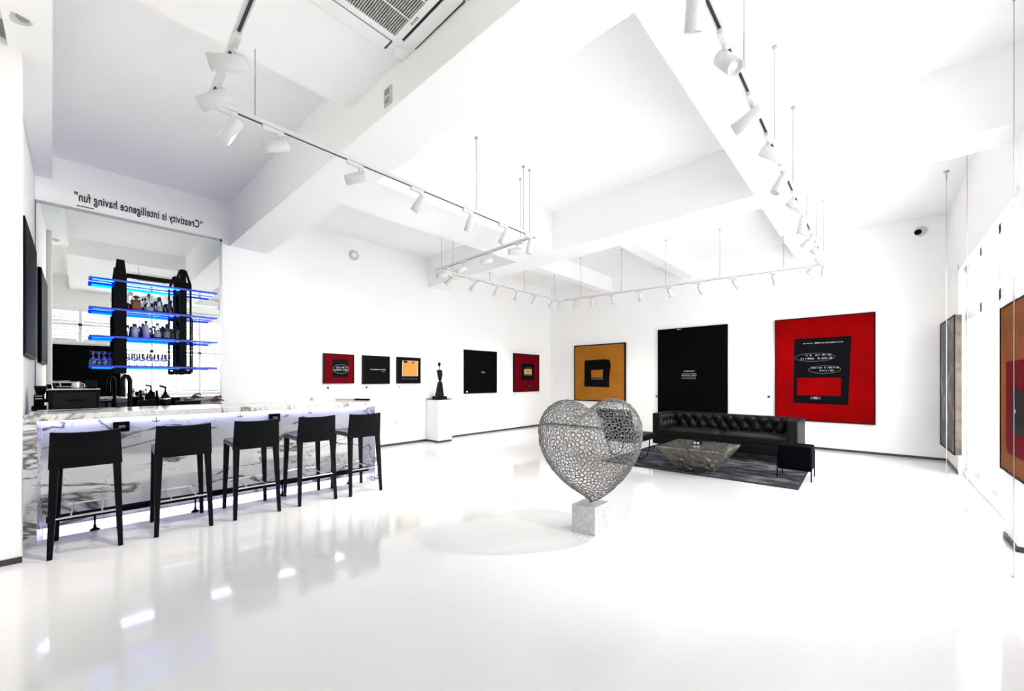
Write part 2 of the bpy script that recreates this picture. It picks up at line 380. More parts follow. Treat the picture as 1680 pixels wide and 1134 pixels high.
for s in (.86, 1.60, 2.37):
    h = MB(); c = bp(s, .26, 1.06)
    h.tube([c, c + Vector((0, 0, -.06)), c + bd * .008 + Vector((0, 0, -.075))], .004, 6)
    h.tube([c + bd * x + Vector((0, 0, -.075 + abs(x) ** 2 * 18)) for x in (-.03, -.02, -.01, 0, .01, .02, .03)], .004, 6)
    h.build('bag_hook', M['black'], bar)
for s in (.60, 1.97):
    b = MB(); bbox(b, s - .06, s + .06, .29, .331, .90, 1.0); o = b.build('power_socket', M['black'], bar, .004)
    b = MB(); bbox(b, s - .02, s + .03, .286, .291, .94, .965); b.build('socket_face', M['chalkdim'], o)
# foot rail with floor posts
rail = thing('foot_rail', 'black tubular foot rail on short posts running along the marble bar', 'foot rail', tuple(bp(0, .06, 0)))
MB().tube([bp(.12, .13, .165), bp(BL - .12, .13, .165)], .033, 12).build('tube', M['black'], rail)
for s in (.42, 1.17, 2.01, 2.83):
    pb = MB(); pb.cyl(bp(s, .13, 0), bp(s, .13, .165), .008, n=10); pb.lathe([(.035, 0), (.035, .008), (.012, .022), (.009, .05), (0, .05)], bp(s, .13, 0), 14)
    pb.build('post', M['black'], rail)

# bar stools ------------------------------------------------------
def make_stool(label):
    t = thing('bar_stool', label, 'stool', (0, 0, 0), 'bar stools in front of the marble bar', 0, world=False)
    m = M['leather']
    # local: +y towards the bar, rear legs at y=-.265, x half width .21
    seat = MB()
    xs = [-.2, -.1, 0, .1, .2]
    n = 8
    g = []
    for j in range(n + 1):
        y = -.235 + .505 * j / n
        for i in range(n + 1):
            x = -.205 + .41 * i / n
            d = (1 - (x / .205) ** 2) * (1 - ((y - .017) / .253) ** 2)
            g.append((x, y, .775 - .012 * d))
    fs = [(j * (n + 1) + i, j * (n + 1) + i + 1, (j + 1) * (n + 1) + i + 1, (j + 1) * (n + 1) + i) for j in range(n) for i in range(n)]
    seat.add(g, fs, True)
    seat.box(-.205, -.235, .725, .205, .27, .7625)
    seat.build('seat', M['seat'], t, .004)
    # back: leaned sheet, slightly dipped top edge
    b = MB(); nx, nz = 10, 6; P = []
    for side in (0, 1):
        for k in range(nz + 1):
            for i in range(nx + 1):
                u = -1 + 2 * i / nx; v = k / nz
                z = .705 + v * (.300 - .012 * (1 - u * u))
                y = -.245 - .035 * v + .022 * (1 - u * u) * (-1) * .6 + (.028 if side else 0)
                P.append((u * (.212 - .012 * v), y, z))
    W = nx + 1; H = nz + 1; O = W * H; fs = []
    for side in (0, 1):
        for k in range(nz):
            for i in range(nx):
                a = side * O + k * W + i
                q = (a, a + 1, a + W + 1, a + W)
                fs.append(q if side == 0 else q[::-1])
    for k in range(nz):
        fs.append((k * W, (k + 1) * W, O + (k + 1) * W, O + k * W)); fs.append((k * W + nx, O + k * W + nx, O + (k + 1) * W + nx, (k + 1) * W + nx))
    for i in range(nx):
        fs.append((i, O + i, O + i + 1, i + 1)); fs.append((nz * W + i, nz * W + i + 1, O + nz * W + i + 1, O + nz * W + i))
    b.add(P, fs, False); b.build('backrest', m, t, .003)
    def leg(x, y, fx, fy):
        q = MB(); w0, w1 = .026, .0155
        q.hexa([(fx - w1, fy - w1, 0), (fx + w1, fy - w1, 0), (fx + w1, fy + w1, 0), (fx - w1, fy + w1, 0),
                (x - w0, y - w0, .735), (x + w0, y - w0, .735), (x + w0, y + w0, .735), (x - w0, y + w0, .735)])
        q.build('leg', m, t, .004)
    leg(-.178, -.230, -.200, -.285); leg(.178, -.230, .200, -.285); leg(-.178, .241, -.198, .258); leg(.178, .241, .198, .258)
    fr = MB(); z = .31
    fr.bar((-.185, -.262, z), (.185, -.262, z), .014, .014); fr.bar((-.185, .25, z), (.185, .25, z), .014, .014)
    fr.bar((-.09, -.262, z), (-.09, .25, z), .012, .012); fr.bar((.09, -.262, z), (.09, .25, z), .012, .012)
    fr.build('footrest', M['chrome'], t, .002, label='chrome footrest')
    return t
sx = [(.06, 5.085), (.69, 5.075), (1.285, 5.06), (1.895, 5.06), (2.447, 5.0)]
lab = ['black leather bar stool at the white pier end of the marble bar',
       'black leather bar stool, second from the white pier end of the bar',
       'black leather bar stool in the middle of the five at the marble bar',
       'black leather bar stool, second from the open end of the bar',
       'black leather bar stool at the open end of the marble bar']
st = make_stool(lab[0])
for i, (x, y) in enumerate(sx):
    if i == 0: st.location = (x, y, 0); st.rotation_euler = (0, 0, -.035)
    else: dup(st, (x, y, 0), -.035 + (.02 if i == 4 else 0), lab[i])

# things on and behind the bar --------------------------------------
pb = thing('paintbrush', 'large flat paintbrush with grey bristles lying on the open end of the bar', 'paintbrush', tuple(bp(2.78, .55, 1.12)))
a, b = Vector((2.64, 6.00, 1.134)), Vector((2.91, 5.52, 1.134)); mid = a.lerp(b, .5); q = a.lerp(b, .58)
MB().bar(a, mid, .075, .014).build('bristles', M['bristle'], pb)
MB().bar(mid, q, .07, .024).build('ferrule', M['steel'], pb)
MB().bar(q, b, .05, .026).build('handle', M['black'], pb, .006)
bc = thing('back_counter', 'low back counter with dark top under the mirror behind the bar', 'counter', (.6, 7.2, 0))
MB().box(-.33, 6.72, 0, 1.72, 7.70, .92).build('cabinet_body', M['cabinet'], bc)
MB().box(-.355, 6.68, .92, 1.75, 7.715, .955).build('worktop', M['counterdark'], bc, .003)
tr = bbox(MB(), .10, .98, .90, 1.05, 1.10, 1.118)
# dark service ledge at the rear of the bar
sl = thing('service_ledge', 'dark grey service ledge behind the marble counter below the coffee machine', 'ledge', tuple(bp(.6, 1.2, 0)))
bbox(MB(), -.03, .62, .885, 1.28, 1.075, 1.10).build('ledge_top', M['counterdark'], sl)
bbox(MB(), -.02, .02, .9, 1.26, 0, 1.075).build('ledge_panel', M['cabinet'], sl); bbox(MB(), .57, .61, .9, 1.26, 0, 1.075).build('ledge_panel', M['cabinet'], sl)
em = thing('coffee_machine', 'black box-shaped coffee machine with a steel rim behind the bar', 'coffee machine', (0, 6.5, 1.1))
ex0, ex1, ey0, ey1 = -.205, .165, 6.29, 6.60
MB().box(ex0, ey0, 1.10, ex1, ey1, 1.318).build('body', M['black'], em, .008)
MB().box(ex0 + .03, ey0 - .006, 1.12, ex1 - .03, ey0, 1.29).build('front_plate', M['counterdark'], em, .003)
MB().box(ex0 + .12, ey0 - .012, 1.195, ex1 - .12, ey0 - .006, 1.22).build('badge', M['black'], em)
MB().box(ex0 - .004, ey0 - .006, 1.318, ex1 + .004, ey1, 1.328).build('rim', M['steel'], em)
MB().tube([(ex0 + .03, ey0 + .03, 1.328), (ex0 + .02, ey0 + .03, 1.41), (ex0 + .13, ey0 + .03, 1.41)], .005, 8).tube([(ex0 + .02, ey0 + .03, 1.395), (ex0 + .16, ey0 + .03, 1.395)], .005, 8).build('cup_rail', M['chrome'], em)
MB().box(ex1 - .10, ey0 + .05, 1.328, ex1 - .02, ey1 - .05, 1.42).build('bean_hopper', M['black'], em, .01)
jg = MB(); jg.lathe([(0, 0), (.037, 0), (.038, .03), (.034, .06), (.036, .072), (.033, .072), (.03, .01), (0, .01)], (-.008, 6.36, 1.329), 24)
jug = thing('milk_jug', 'small steel milk jug standing on the coffee machine', 'jug', (-.008, 6.36, 1.329)); jg.build('jug_body', M['steel'], jug)
MB().tube([(.028, 6.36, 1.385), (.050, 6.355, 1.38), (.053, 6.355, 1.35), (.028, 6.36, 1.342)], .004, 8).build('handle', M['steel'], jug)
gd = thing('coffee_grinder', 'black coffee grinder with steel trim beside the alcove wall', 'coffee grinder', (-.27, 6.5, 1.1))
MB().box(-.325, 6.45, 1.10, -.225, 6.62, 1.15).build('base', M['black'], gd, .005)
MB().box(-.31, 6.47, 1.15, -.24, 6.60, 1.27).build('body', M['black'], gd, .01)
MB().box(-.30, 6.463, 1.222, -.25, 6.47, 1.23).box(-.30, 6.463, 1.25, -.25, 6.47, 1.257).build('trim', M['steel'], gd)
MB().lathe([(.03, 0), (.045, .07), (.045, .09), (0, .09)], (-.265, 6.535, 1.27), 20).build('hopper', M['black'], gd)
fa = thing('tap', 'tall black gooseneck tap rising behind the marble bar', 'tap', (.40, 6.32, 1.06))
MB().lathe([(.034, -.14), (.034, .05), (.028, .055), (0, .055)], (.40, 6.32, 1.06), 20).build('base', M['black'], fa)
pts = [(.405, 6.32, 1.10), (.405, 6.32, 1.36)] + [(.405 - .032 + .032 * cos(a), 6.32 - .03 * (1 - cos(a)), 1.40 + .07 * sin(a)) for a in [pi * k / 8 for k in range(9)]] + [(.340, 6.26, 1.33)]
MB().tube(pts, .021, 12).build('spout', M['black'], fa)
MB().cyl((.340, 6.26, 1.345), (.338, 6.258, 1.235), .025, .028, 14).build('spray_head', M['black'], fa)
snk = thing('sink', 'undermounted sink trough behind the bar carrying the black tap', 'sink', (.45, 6.4, .9))
bbox(MB(), .66, 1.9, .885, 1.15, .80, .92).build('basin', M['steel'], snk)
bbox(MB(), .66, 1.9, .885, 1.15, .0, .80).build('cabinet', M['cabinet'], snk)
def simple(name, label, cat, mb, m, loc, group=None):
    o = bpy.data.objects.new(name, None)
    bpy.data.objects.remove(o)
    t = mb.build(name, m, None); t.location = (0, 0, 0)
    c = Vector(loc)
    for v in t.data.vertices: v.co -= c
    t.location = c
    return tag(t, label, cat, group)
# utensils and bottles on the back counter (seen over the bar)
ub = thing('utensil_caddy', 'black caddy crowded with bar tools beside the tap', 'caddy', (.66, 6.95, .955))
MB().box(.525, 6.90, .955, .69, 7.05, 1.165).build('box', M['black'], ub, .006)
for i, (x, z, r) in enumerate(((.545, 1.24, .016), (.58, 1.285, .02), (.625, 1.235, .02), (.665, 1.265, .016))):
    MB().cyl((x, 6.96, 1.02), (x, 6.96, z - .03), .006, n=8).lathe([(0, -.05), (r, -.03), (r * 1.3, 0), (r, .02), (0, .03)], (x, 6.96, z - .02), 10).build('bar_tool', M['black'] if i != 1 else M['steel'], ub)
pbm = thing('pump_bottle', 'black pump bottle with chrome nozzle on the back counter', 'bottle', (.80, 6.95, .955))
MB().lathe([(0, 0), (.05, 0), (.052, .12), (.05, .245), (.02, .285), (.018, .31), (0, .31)], (.785, 6.95, .955), 20).build('body', M['black'], pbm)
MB().cyl((.785, 6.95, 1.26), (.785, 6.95, 1.33), .01, n=10).bar((.79, 6.95, 1.325), (.725, 6.93, 1.345), .022).build('pump', M['black'], pbm)
MB().lathe([(.054, 0), (.054, .014), (.05, .016)], (.785, 6.95, 1.17), 20).build('band', M['chrome'], pbm)
tb = thing('tall_bottle', 'slim black bottle between the bar tools and the pump bottle', 'bottle', (.74, 6.98, .955))
MB().lathe([(0, 0), (.03, 0), (.03, .22), (.012, .27), (.012, .33), (0, .33)], (.715, 7.09, .955), 16).build('body', M['black'], tb)
bx = thing('storage_box', 'low black lidded box on the back counter under the mirror', 'box', (1.03, 6.95, .955))
MB().box(.90, 6.85, .955, 1.14, 7.05, 1.125).build('body', M['black'], bx, .01); MB().box(.895, 6.845, 1.125, 1.145, 7.055, 1.14).build('lid', M['black'], bx, .004)
pl = thing('dried_plant', 'small mottled red plant in a pot at the mirror edge', 'plant', (1.36, 7.0, .955))
MB().lathe([(0, 0), (.045, 0), (.06, .13), (.05, .13), (0, .12)], (1.36, 7.0, .955), 18).build('pot', M['black'], pl)
fo = MB()
for i in range(60):
    d = Vector((random.gauss(0, 1), random.gauss(0, 1), abs(random.gauss(0, 1)))).normalized(); c = Vector((1.36, 7.0, 1.12)) + d * random.uniform(.03, .085)
    fo.lathe([(0, -.012), (.014, 0), (0, .012)], c, 6, d)
fo.build('foliage', M['redpot'], pl)
for x in (1.14, .82):
    ws = thing('wall_socket', 'black double socket on the mirror base ' + ('near the red plant' if x > 1 else 'behind the pump bottle'), 'socket', (x, YL - .03, 1.16))
    MB().box(x - .05, YL - .034, 1.06, x + .05, YL - .024, 1.13).build('plate', M['black'], ws, .003)

# ---------------------------------------------------------------- mirror, lettering, screens
mi = thing('wall_mirror', 'tall wall mirror in a thin grey frame behind the bar shelves', 'mirror', (.6, YL, 1.0))
MB().box(-.35, YL - .022, .96, 1.535, YL - .002, 3.655).build('mirror_glass', M['mirror'], mi)
fr = MB(); fr.box(-.358, YL - .03, 3.64, 1.56, YL, 3.675); fr.box(1.53, YL - .03, .955, 1.56, YL, 3.675)
fr.build('frame', M['alu'], mi)
def text_obj(name, body, size, m, mirror=True, space=1.0, offset=0.):
    cu = bpy.data.curves.new('t', 'FONT'); cu.body = body; cu.size = size; cu.extrude = .002; cu.space_character = space; cu.offset = offset; cu.align_x = 'CENTER'
    o = bpy.data.objects.new('t', cu); COL.objects.link(o)
    dg = bpy.context.evaluated_depsgraph_get(); me = bpy.data.meshes.new_from_object(o.evaluated_get(dg)); bpy.data.objects.remove(o)
    if mirror:
        for v in me.vertices: v.co.x = -v.co.x
        me.flip_normals()
    me.materials.clear(); me.materials.append(m); me.name = name
    n = bpy.data.objects.new(name, me); COL.objects.link(n)
    return n, me
wl, me = text_obj('wall_lettering', '\u201cCreativity is intelligence having fun\u201d', .1, M['letter'], True, 1.05, .0018)
w = max(v.co.x for v in me.vertices) - min(v.co.x for v in me.vertices)
k = 1.345 / w; h = .135 / .1
for v in me.vertices: v.co.x *= k; v.co.y *= 1.62
wl.location = (.643, YL - .003, 3.787); wl.rotation_euler = (pi / 2, 0, 0)
tag(wl, 'black vinyl quotation in mirrored lettering on the wall above the mirror', 'lettering')
sg = MB().box(-.01, YL - .004, 3.715, .145, YL, 3.727).build('wall_signature', M['letter'])
tag(sg, 'short black signature line under the start of the mirrored quotation', 'lettering')

tv = thing('television', 'slim black television on the alcove side wall beside the mirror', 'television', (-.34, 6.5, 2.3))
ax = lambda y: -.36
MB().hexa([(ax(5.75), 5.75, 1.66), (ax(5.75) + .035, 5.75, 1.66), (ax(7.25) + .035, 7.25, 1.66), (ax(7.25), 7.25, 1.66), (ax(5.75), 5.75, 2.93), (ax(5.75) + .035, 5.75, 2.93), (ax(7.25) + .035, 7.25, 2.93), (ax(7.25), 7.25, 2.93)]).build('casing', M['black'], tv)
MB().hexa([(ax(5.77) + .035, 5.77, 1.68), (ax(5.77) + .038, 5.77, 1.68), (ax(7.23) + .038, 7.23, 1.68), (ax(7.23) + .035, 7.23, 1.68), (ax(5.77) + .035, 5.77, 2.91), (ax(5.77) + .038, 5.77, 2.91), (ax(7.23) + .038, 7.23, 2.91), (ax(7.23) + .035, 7.23, 2.91)]).build('screen', M['blackm'], tv)

# shelf unit in front of the mirror
su = thing('bar_shelf_unit', 'black framed shelf unit with four blue-lit glass shelves hung before the mirror', 'shelf', (.77, 7.6, 1.5))
SY0, SY1 = 7.42, 7.68
for xc, pw, off in ((.386, .061, 0.), (1.035, .040, .088)):
    u = MB()
    u.prism([(xc - pw, SY0, 1.515), (xc + pw, SY0, 1.515), (xc + pw, SY0, 2.80), (xc + pw * .62, SY0, 3.03), (xc - pw * .62, SY0, 3.03), (xc - pw, SY0, 2.80)], (0, .05, 0))
    if off:
        for sg_ in (-1, 1):
            x = xc + sg_ * off
            u.box(x - .011, SY0 + .01, 1.515, x + .011, SY0 + .04, 2.82)
            u.bar((x, SY0 + .025, 2.81), (xc + sg_ * .028, SY0 + .025, 3.02), .022, .03)
        for z in (1.535, 1.60, 1.99, 2.36, 2.76, 2.82): u.box(xc - off, SY0 + .012, z - .028, xc + off, SY0 + .038, z + .028)
    for z in (1.60, 1.99, 2.36, 2.74): u.box(xc - .03, SY0 + .04, z - .03, xc + .03, SY1 + .03, z)
    u.build('upright', M['black'], su, .003)
    # turned spindles on the flanks of each upright
    for sx_ in ((.108,) if off else (-.068,)):
        sp = MB(); sp.cyl((xc + sx_, SY0 + .025, 1.53), (xc + sx_, SY0 + .025, 2.33), .006, n=8)
        z = 1.56
        while z < 2.30:
            sp.lathe([(0, -.02), (.012, 0), (0, .02)], (xc + sx_, SY0 + .025, z), 8); z += .036
        sp.build('spindle', M['black'], su)
MB().box(.445, SY0 + .005, 2.80, .94, SY0 + .035, 2.86).build('crossbar', M['black'], su)
shz = (1.60, 1.99, 2.36, 2.74)
for i, z in enumerate(shz):
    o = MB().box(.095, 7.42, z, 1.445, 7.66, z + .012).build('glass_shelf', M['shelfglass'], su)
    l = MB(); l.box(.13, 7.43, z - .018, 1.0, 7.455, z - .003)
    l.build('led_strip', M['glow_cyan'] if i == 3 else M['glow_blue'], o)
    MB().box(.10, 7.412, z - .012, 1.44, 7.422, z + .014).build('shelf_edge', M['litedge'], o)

# bottles -----------------------------------------------------------
BT = 'bottles on the blue-lit bar shelves'
def bottle(label, x, z, r, h, neck, m, capm='cap', fill=None, lab=None, y=7.52, shoulder=.62, square=False, neckr=.3, caph=.03):
    t = thing('bottle', label, 'bottle', (x, y, z), BT)
    hs = h * shoulder; nr = max(.009, r * neckr)
    n = 4 if square else 20
    prof = [(0, .0), (r, .0), (r, hs), (r * .8, hs + .02), (nr, hs + .045), (nr, h - caph), (0, h - caph)]
    mb = MB(); mb.lathe(prof, (x, y, z + .001), 20); mb.build('glass_body', M[m], t)
    if fill:
        MB().lathe([(0, .004), (r * .93, .004), (r * .93, hs * fill[1]), (0, hs * fill[1])], (x, y, z + .001), 20).build('spirit', M[fill[0]], t)
    MB().lathe([(0, 0), (nr * 1.25, 0), (nr * 1.25, caph), (0, caph)], (x, y, z + h - caph), 14).build('cap', M[capm], t)
    if lab:
        MB().lathe([(r * 1.015, 0), (r * 1.015, hs * .55)], (x, y, z + hs * .2), 20).build('paper_label', M[lab], t)
    return t
z3 = 2.373; z2 = 2.003; z1 = 1.613
# upper shelf
bd1 = thing('bottle', 'wide square amber decanter with a dark stopper on the upper bar shelf', 'bottle', (.545, 7.5, z3), BT)
MB().box(.49, 7.46, z3, .60, 7.54, z3 + .15).build('glass_body', M['amber'], bd1, .014); MB().box(.507, 7.456, z3 + .03, .583, 7.461, z3 + .115).build('paper_label', mat('amber_label', (.13, .045, .010), .6), bd1)
MB().lathe([(.02, 0), (.012, .02), (.03, .03), (.034, .045), (.012, .06), (0, .06)], (.545, 7.5, z3 + .15), 14).build('stopper', M['cap'], bd1)
bottle('squat dark red bottle, the first by the post on the upper shelf', .465, z3, .032, .095, .02, 'garnet', 'garnet', shoulder=.6)
bottle('slim clear bottle with a black cap between decanter and round flask', .615, z3, .017, .19, .04, 'glass', shoulder=.6, y=7.6)
bf = bottle('round-bellied flask half full of brown spirit with a long clear neck', .673, z3, .048, .255, .1, 'glass', 'cap', ('amber', .55), 'paperlabel', shoulder=.36, neckr=.24)
bottle('short white-labelled bottle with a big black cap on the upper shelf', .728, z3, .022, .145, .03, 'frost', 'cap', None, None, y=7.6, neckr=.75, caph=.055)
bottle('clear bottle with white label and tall black cap on the upper shelf', .785, z3, .034, .225, .05, 'glass', 'cap', None, 'paperlabel', neckr=.5, caph=.055)
bottle('small dark bottle beside the white-labelled bottle on the upper shelf', .838, z3, .022, .13, .03, 'brownglass', 'cap', y=7.58)
bottle('broad dark red bottle with a boxy label at the end of the upper shelf', .905, z3, .046, .20, .05, 'garnet', 'garnet', None, 'brownglass', shoulder=.34, neckr=.4)
# middle shelf
bottle('clear swing-top bottle by the post on the middle shelf', .462, z2, .026, .17, .03, 'glass', 'cap', neckr=.4)
bottle('frosted bottle with broad black cap on the middle shelf', .53, z2, .036, .19, .03, 'frost', 'cap', neckr=.5, caph=.03)
bottle('blue liqueur bottle next to the frosted bottle on the middle shelf', .585, z2, .026, .175, .03, 'glass', 'cap', ('bluespirit', .8), y=7.58)
bottle('tall clear-necked bottle with grey label on the middle shelf', .645, z2, .038, .245, .06, 'frost', 'cap', None, None, neckr=.3)
bottle('second blue liqueur bottle, before the beige-labelled one', .70, z2, .026, .165, .03, 'glass', 'cap', ('bluespirit', .85), y=7.58)
bottle('clear bottle with big beige label and blue cap on the middle shelf', .765, z2, .037, .225, .05, 'glass', 'bluespirit', None, 'paperlabel', neckr=.35)
bottle('slim dark-capped bottle behind the beige-labelled one', .81, z2, .020, .17, .03, 'glass', 'cap', y=7.6, neckr=.6, caph=.05)
bottle('green bottle with buff label and black foil neck on the middle shelf', .868, z2, .038, .225, .06, 'green', 'cap', None, 'beigelabel', neckr=.4, caph=.05)
bottle('short green bottle with a fat black cap on the middle shelf', .915, z2, .02, .145, .03, 'green', 'cap', y=7.58, neckr=.8, caph=.05)
bottle('olive bottle with buff label against the far post on the middle shelf', .965, z2, .038, .20, .05, 'olive', 'cap', None, 'beigelabel', neckr=.4, caph=.04)
# wine glasses
GP = 'wine glasses on the lowest bar shelf'
def wineglass(label, x, y, up):
    t = thing('wine_glass', label, 'wine glass', (x, y, z1), GP)
    bowl = [(.006, .085), (.026, .095), (.036, .125), (.034, .165), (.028, .185)]
    stemp = [(.0, .003), (.034, .001), (.034, .004), (.006, .010), (.0045, .05), (.006, .085)]
    fl = (lambda P: [(r, .186 - z) for r, z in P][::-1]) if not up else (lambda P: P)
    MB().lathe(fl(bowl), (x, y, z1), 18).build('bowl', M['glass'], t)
    MB().lathe(fl(stemp), (x, y, z1), 18).build('stem', M['glass'], t)
for i in range(4): wineglass('upturned wine glass, %s along the shelf end outside the black post' % ORD[i], .14 + .052 * i, 7.475 + .09 * (i % 2), False)
for i in range(6): wineglass('standing wine glass, %s from the near black post on the lowest shelf' % ORD[i], .475 + .08 * i, 7.51 + .05 * (i % 2), True)

# ---------------------------------------------------------------- paintings
class Pic:
    """a framed picture: origin = lower corner as you face it, u to your right, n out of the wall"""
    def __init__(s, name, label, o, u, n, w, h, depth, group=None):
        s.o, s.u, s.n, s.v = Vector(o), Vector(u), Vector(n), Vector((0, 0, 1)); s.w, s.h, s.d = w, h, depth
        s.t = thing(name, label, 'painting', tuple(s.o + s.u * w / 2 + s.v * h / 2), group)
    def P(s, a, b, d): return s.o + s.u * a + s.v * b + s.n * d
    def poly(s, pts, d, th, mb=None):
        mb = mb or MB(); mb.prism([s.P(a, b, d) for a, b in pts], s.n * th); return mb
    def rect(s, a0, b0, a1, b1, d, th, mb=None): return s.poly([(a0, b0), (a1, b0), (a1, b1), (a0, b1)], d, th, mb)
    def frame(s, m, t=.02, lift=.006):
        mb = MB()
        s.rect(0, 0, t, s.h, 0, s.d + lift, mb); s.rect(s.w - t, 0, s.w, s.h, 0, s.d + lift, mb)
        s.rect(t, 0, s.w - t, t, 0, s.d + lift, mb); s.rect(t, s.h - t, s.w - t, s.h, 0, s.d + lift, mb)
        mb.build('frame', m, s.t)
        s.ft = t
    def canvas(s, m):
        t = getattr(s, 'ft', 0); return s.rect(t, t, s.w - t, s.h - t, .002, s.d - .002).build('canvas', m, s.t)
    def block(s, name, pts, m, lay=1):
        if len(pts) == 2: (a0, b0), (a1, b1) = pts; pts = [(a0, b0), (a1, b0), (a1, b1), (a0, b1)]
        return s.poly([(a * s.w, b * s.h) for a, b in pts], s.d + .0012 * (lay - 1), .0012).build(name, m, s.t)
    def script(s, a0, a1, b, hgt, m, seed, lay=3, thick=.12, gap=.2):
        """hand-lettered strokes too small to read in the photograph"""
        R = random.Random(seed); mb = MB(); a = a0 * s.w; e = a1 * s.w; H = hgt * s.h; B = b * s.h; d = s.d + .0012 * lay
        st = max(.0022, H * thick)
        while a < e:
            wd = H * R.uniform(.45, .75)
            if R.random() < gap: a += wd * .9; continue
            kk = R.randrange(4)
            s.rect(a, B, a + st, B + H * R.uniform(.7, 1), d, .001, mb)
            if kk != 1: s.rect(a, B + H * R.choice((0, .45, .8)), a + wd * .8, B + H * R.choice((0, .45, .8)) + st, d, .001, mb) if False else s.rect(a, B + H * .45, a + wd * .8, B + H * .45 + st, d, .001, mb)
            if kk > 1: s.rect(a + wd * .7, B, a + wd * .7 + st, B + H * .9, d, .001, mb)
            if kk == 3: s.rect(a, B + H - st, a + wd * .8, B + H, d, .001, mb)
            a += wd * 1.15
        return mb.build('lettering', m, s.t)
    def ellipse(s, ca, cb, ra, rb, m, lay=3, wd=.004, n=40):
        mb = MB(); d = s.d + .0012 * lay
        for i in range(n):
            p = []
            for kx, off in ((i, 0), (i + 1, 0), (i + 1, wd), (i, wd)):
                an = 2 * pi * kx / n
                p.append(((ca * s.w) + (ra * s.w - off) * cos(an), cb * s.h + (rb * s.h - off) * sin(an)))
            s.poly(p, d, .001, mb)
        return mb.build('outline', m, s.t)
UX, NY = (1, 0, 0), (0, -1, 0)
UY, NX = (0, -1, 0), (-1, 0, 0)
YW = YL
p = Pic('painting', 'small red painting with a black centre square and lettered oval, nearest the bar', (3.145, YW, 1.355), UX, NY, .60, .58, .035)
p.frame(M['darkframe'], .016); p.canvas(M['crimson'])
p.block('centre_square', [(.27, .22), (.79, .82)], M['inkblack']); p.ellipse(.55, .49, .26, .155, M['chalkdim'], wd=.006)
p.script(.40, .72, .51, .06, M['chalk'], 1, gap=.3); p.script(.30, .76, .43, .055, M['chalk'], 2, gap=.1)
p = Pic('painting', 'small plain black painting with one short line of white lettering', (3.922, YW, 1.342), UX, NY, .615, .59, .035)
p.frame(M['darkframe'], .016); p.canvas(M['inkblack']); p.script(.26, .83, .50, .028, M['chalk'], 3, thick=.3, gap=.03); p.script(.70, .83, .435, .028, M['chalkdim'], 4, thick=.25, gap=.02)
p = Pic('painting', 'small black painting with a torn-edged orange square, third from the bar', (4.71, YW, 1.348), UX, NY, .61, .585, .035)
p.frame(M['darkframe'], .016); p.canvas(M['inkblack'])
p.block('buff_margin', [(.20, .28), (.88, .28), (.89, .87), (.22, .87)], M['paintedge'])
p.block('orange_square', [(.22, .29), (.85, .29), (.87, .86), (.66, .865), (.60, .845), (.45, .865), (.25, .86)], M['orange'], 2)
p.block('torn_edge', [(.26, .76), (.30, .80), (.38, .77), (.44, .80), (.40, .86), (.28, .87)], M['inkblack'], 3); p.block('torn_edge', [(.62, .80), (.66, .77), (.72, .76), (.70, .80), (.64, .85)], M['inkblack'], 3)
p.script(.18, .86, .16, .04, M['chalkdim'], 5, gap=.15)
p = Pic('painting', 'large upright black painting with a tiny lettered patch, beside the pedestal figure', (6.64, YW, 1.077), UX, NY, 1.168, 1.126, .04)
p.frame(M['blackm'], .03); p.canvas(M['blackm'])
for i, b in enumerate((.50, .475)): p.script(.50, .60, b, .018, M['chalkdim'], 10 + i, thick=.25, gap=.03)
p.block('white_dot', [(.05, .02), (.085, .02), (.095, .04), (.085, .065), (.06, .065), (.05, .045)], M['chalk'])
p = Pic('painting', 'upright red painting with a black square holding a small orange block, by the far corner', (8.506, YW, 1.075), UX, NY, 1.175, 1.13, .04)
p.frame(M['darkframe'], .03); p.canvas(M['crimson'])
p.block('centre_square', [(.28, .31), (.79, .75)], M['inkblack']); p.block('buff_margin', [(.39, .47), (.68, .60)], M['paintedge'], 2); p.block('orange_block', [(.415, .485), (.655, .59)], M['orange'], 3)
p.script(.46, .68, .625, .022, M['ochre'], 20, thick=.3, gap=.05); p.script(.36, .70, .435, .024, M['chalkdim'], 21, thick=.3, gap=.05)
p.block('dark_seal', [(.46, .12), (.53, .09), (.62, .11), (.64, .15), (.58, .18), (.5, .17)], M['inkblack']); p.script(.54, .60, .125, .05, M['chalkdim'], 22, gap=0)
XW = XB
p = Pic('painting', 'square ochre painting with a ragged black square frame shape, behind the wire heart', (XW, 6.80, .80), UY, NX, 1.68, 1.67, .05)
p.frame(M['darkframe'], .03); p.canvas(M['ochre'])
p.block('black_square', [(.215, .26), (.71, .25), (.705, .40), (.725, .56), (.735, .62), (.715, .72), (.62, .735), (.22, .725)], M['inkblack'])
p.block('ochre_window', [(.355, .42), (.58, .415), (.585, .555), (.355, .55)], M['ochre'], 2); p.script(.36, .58, .385, .018, M['chalkdim'], 30, thick=.3, gap=.08)
p = Pic('painting', 'very large plain black painting with a small lettered block, hung behind the sofa', (XW, 4.205, .55), UY, NX, 1.648, 2.185, .05)
p.frame(M['blackm'], .02); p.canvas(M['blackm'])
for i, (b, a0, a1) in enumerate(((.498, .40, .56), (.470, .38, .57), (.452, .36, .58), (.432, .37, .57), (.414, .36, .57))): p.script(a0, a1, b, .009, M['chalk'] if i in (0, 2) else M['chalkdim'], 40 + i, thick=.3, gap=.05)
p.script(.30, .36, .982, .008, M['chalk'], 50, thick=.4, gap=0)
p = Pic('painting', 'very large red painting with a lettered black panel and red block, beyond the sofa arm', (XW, 1.618, .565), UY, NX, 1.618, 2.16, .05)
p.frame(M['darkframe'], .02); p.canvas(M['red'])
p.block('black_panel', [(.205, .175), (.755, .168), (.785, .80), (.215, .80)], M['inkblack'])
